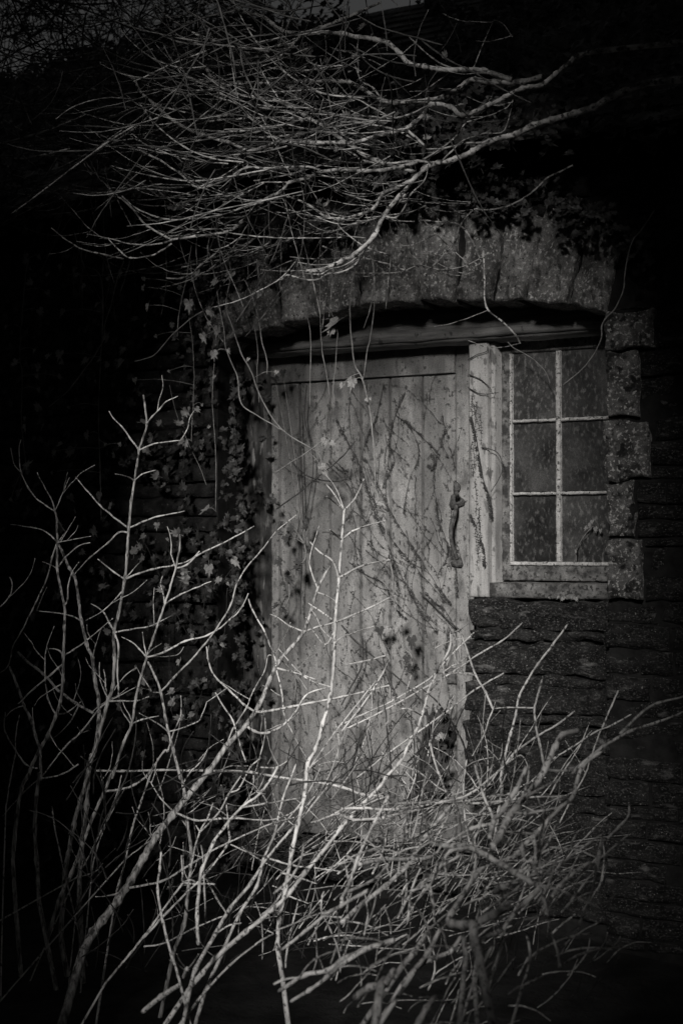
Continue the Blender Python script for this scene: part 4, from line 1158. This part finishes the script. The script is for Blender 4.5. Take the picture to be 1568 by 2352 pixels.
# loose ivy sprays over the left wall, seen between the shrub stems
sp = [(1080,255,40),(960,290,40),(655,240,34),(430,115,38),(475,310,28),(350,185,28),(1005,340,26),(340,725,28),(660,140,24),(885,600,24),(480,660,26),(310,820,24),(940,800,22),(770,155,14),(1045,360,14),(650,850,24),(660,1140,30),(400,1020,30),(150,510,26),(785,910,18),(880,960,26),(1020,640,18)]
for i, (a, b) in enumerate((((0, 11), 'upper'), ((11, 22), 'lower'))):
    t = thing('creeper', U(320, 1180+i*250, .1), b and ('ivy spray climbing the dark wall behind the %s half of the left shrub' % b), 'creeper', 'ivy sprays on the left wall')
    pts = sp[a[0]:a[1]]
    xs = sorted(pts)
    p, r, ds = swept([(x/2, 1160.3+y/2+10) for x, y, s in xs], 4, 4, .06, .06); mb = MB(); mb.tube(p, r, 4); mb.build('stem', M['deadvine'], t)
    for x, y, s in pts: put_leaf(t, x/2, 1160.3+y/2, .13, s)
# ivy caught in the lower right pane, tuft on the sill
sg = thing('ivy_sprig', U(1325, 1280, RZ+.02), 'pale dried sprig against the lower right window pane', 'ivy')
p, r, _ = swept([(1322,1290),(1326,1255),(1345,1225),(1362,1208)], 5, 4, RZ+.01, RZ+.02); mb = MB(); mb.tube(p, r, 5); mb.build('stem', M['vine'], sg)
for x, y, s in ((1355,1206,24),(1346,1212,18),(1366,1214,20),(1378,1218,16),(1358,1198,16),(1324,1252,16),(1322,1264,16)): put_leaf(sg, x, y, RZ+.03, s, tilt=.9)
tf = thing('moss_tuft', U(1290, 1376, -.05), 'small tuft of pale withered leaves on the ledge under the window', 'plant')
for x in range(1262, 1325, 6): put_leaf(tf, x+random.uniform(-3, 3), 1373+random.uniform(-3, 3), -.06, random.uniform(9, 16), tilt=1.0)

# ------------------------------------------------------------ added unseen evergreens behind the viewer, their gap shaped to darken the edges
u_ = Vector((math.cos(SUN_AZ), -math.sin(SUN_AZ), 0)); v_ = SDIR.cross(u_).normalized()
if v_.z < 0: v_ = -v_
LCAN = 9.0
def wall_uv(fx, fy):
    p = U(fx, fy, 0); return p.dot(u_), p.dot(v_)
cu, cv = .16, 1.10
RU, RV = .87, 1.66
EG = 'added shade trees behind the viewer'
trees = []
for k, (nm, uu) in enumerate((('leftmost unseen evergreen added behind the viewer for shade, left of the gap in the foliage', -8), ('middle unseen evergreen added behind the viewer, its gap shaping the pool of light', -1.9), ('rightmost unseen evergreen added behind the viewer for shade, right of the gap in the foliage', 6))):
    b = u_*(cu+uu) - SDIR*9.4; b.z = 0
    trees.append((thing('added_shade_tree', b, nm, 'tree', EG), MB(), MB()))
    trees[-1][2].tube([Vector((b.x, b.y, -.1)), Vector((b.x+.1, b.y, 2.2)), Vector((b.x, b.y+.1, 4.5)), Vector((b.x+.3, b.y+.1, 8))], [.28, .22, .16, .08], 12)
rnd = random.Random(3)
def gap(u, v):
    a = (u-cu-(.22*(cv-v) if v < cv else .02*(v-cv)))/RU; b = (v-cv)/RV
    return a*a + b*b
def frond(u, v, s0, s1):
    p = u_*u + v_*v; L_ = LCAN + rnd.uniform(-.7, .7)
    p = p - SDIR*(L_ + p.dot(SDIR))
    if p.z < .05: return
    cr_ = trees[0 if u < cu-4.5 else (1 if u < cu+3.5 else 2)][1]
    s = rnd.uniform(s0, s1)
    n = (SDIR*-1 + Vector((rnd.uniform(-1, 1), rnd.uniform(-1, 1), rnd.uniform(-1, 1)))*.7).normalized()
    q = n.to_track_quat('Z', 'Y'); b0 = len(cr_.v)
    for a in ((-s, 0, 0), (0, -s*.6, .02), (s, 0, 0), (0, s*.6, .02)): cr_.v.append(p + q @ Vector(a))
    cr_.f.append((b0, b0+1, b0+2, b0+3))
for i in range(16000):
    u = cu + rnd.uniform(-3.4, 3.4); v = cv + rnd.uniform(-4, 4)
    if gap(u, v) < 1 + .12*noise.noise(Vector((u*2, v*2, 0))): continue
    frond(u, v, .12, .2)
for i in range(22000):
    u = cu + rnd.uniform(-13, 13); v = cv + rnd.uniform(-6, 13)
    if abs(u-cu) < 2.9 and abs(v-cv) < 3.5: continue
    frond(u, v, .25, .45)
for t, a, b in trees:
    a.build('crown', M['crown'], t, smooth=False); b.build('trunk', M['darkbark'], t)
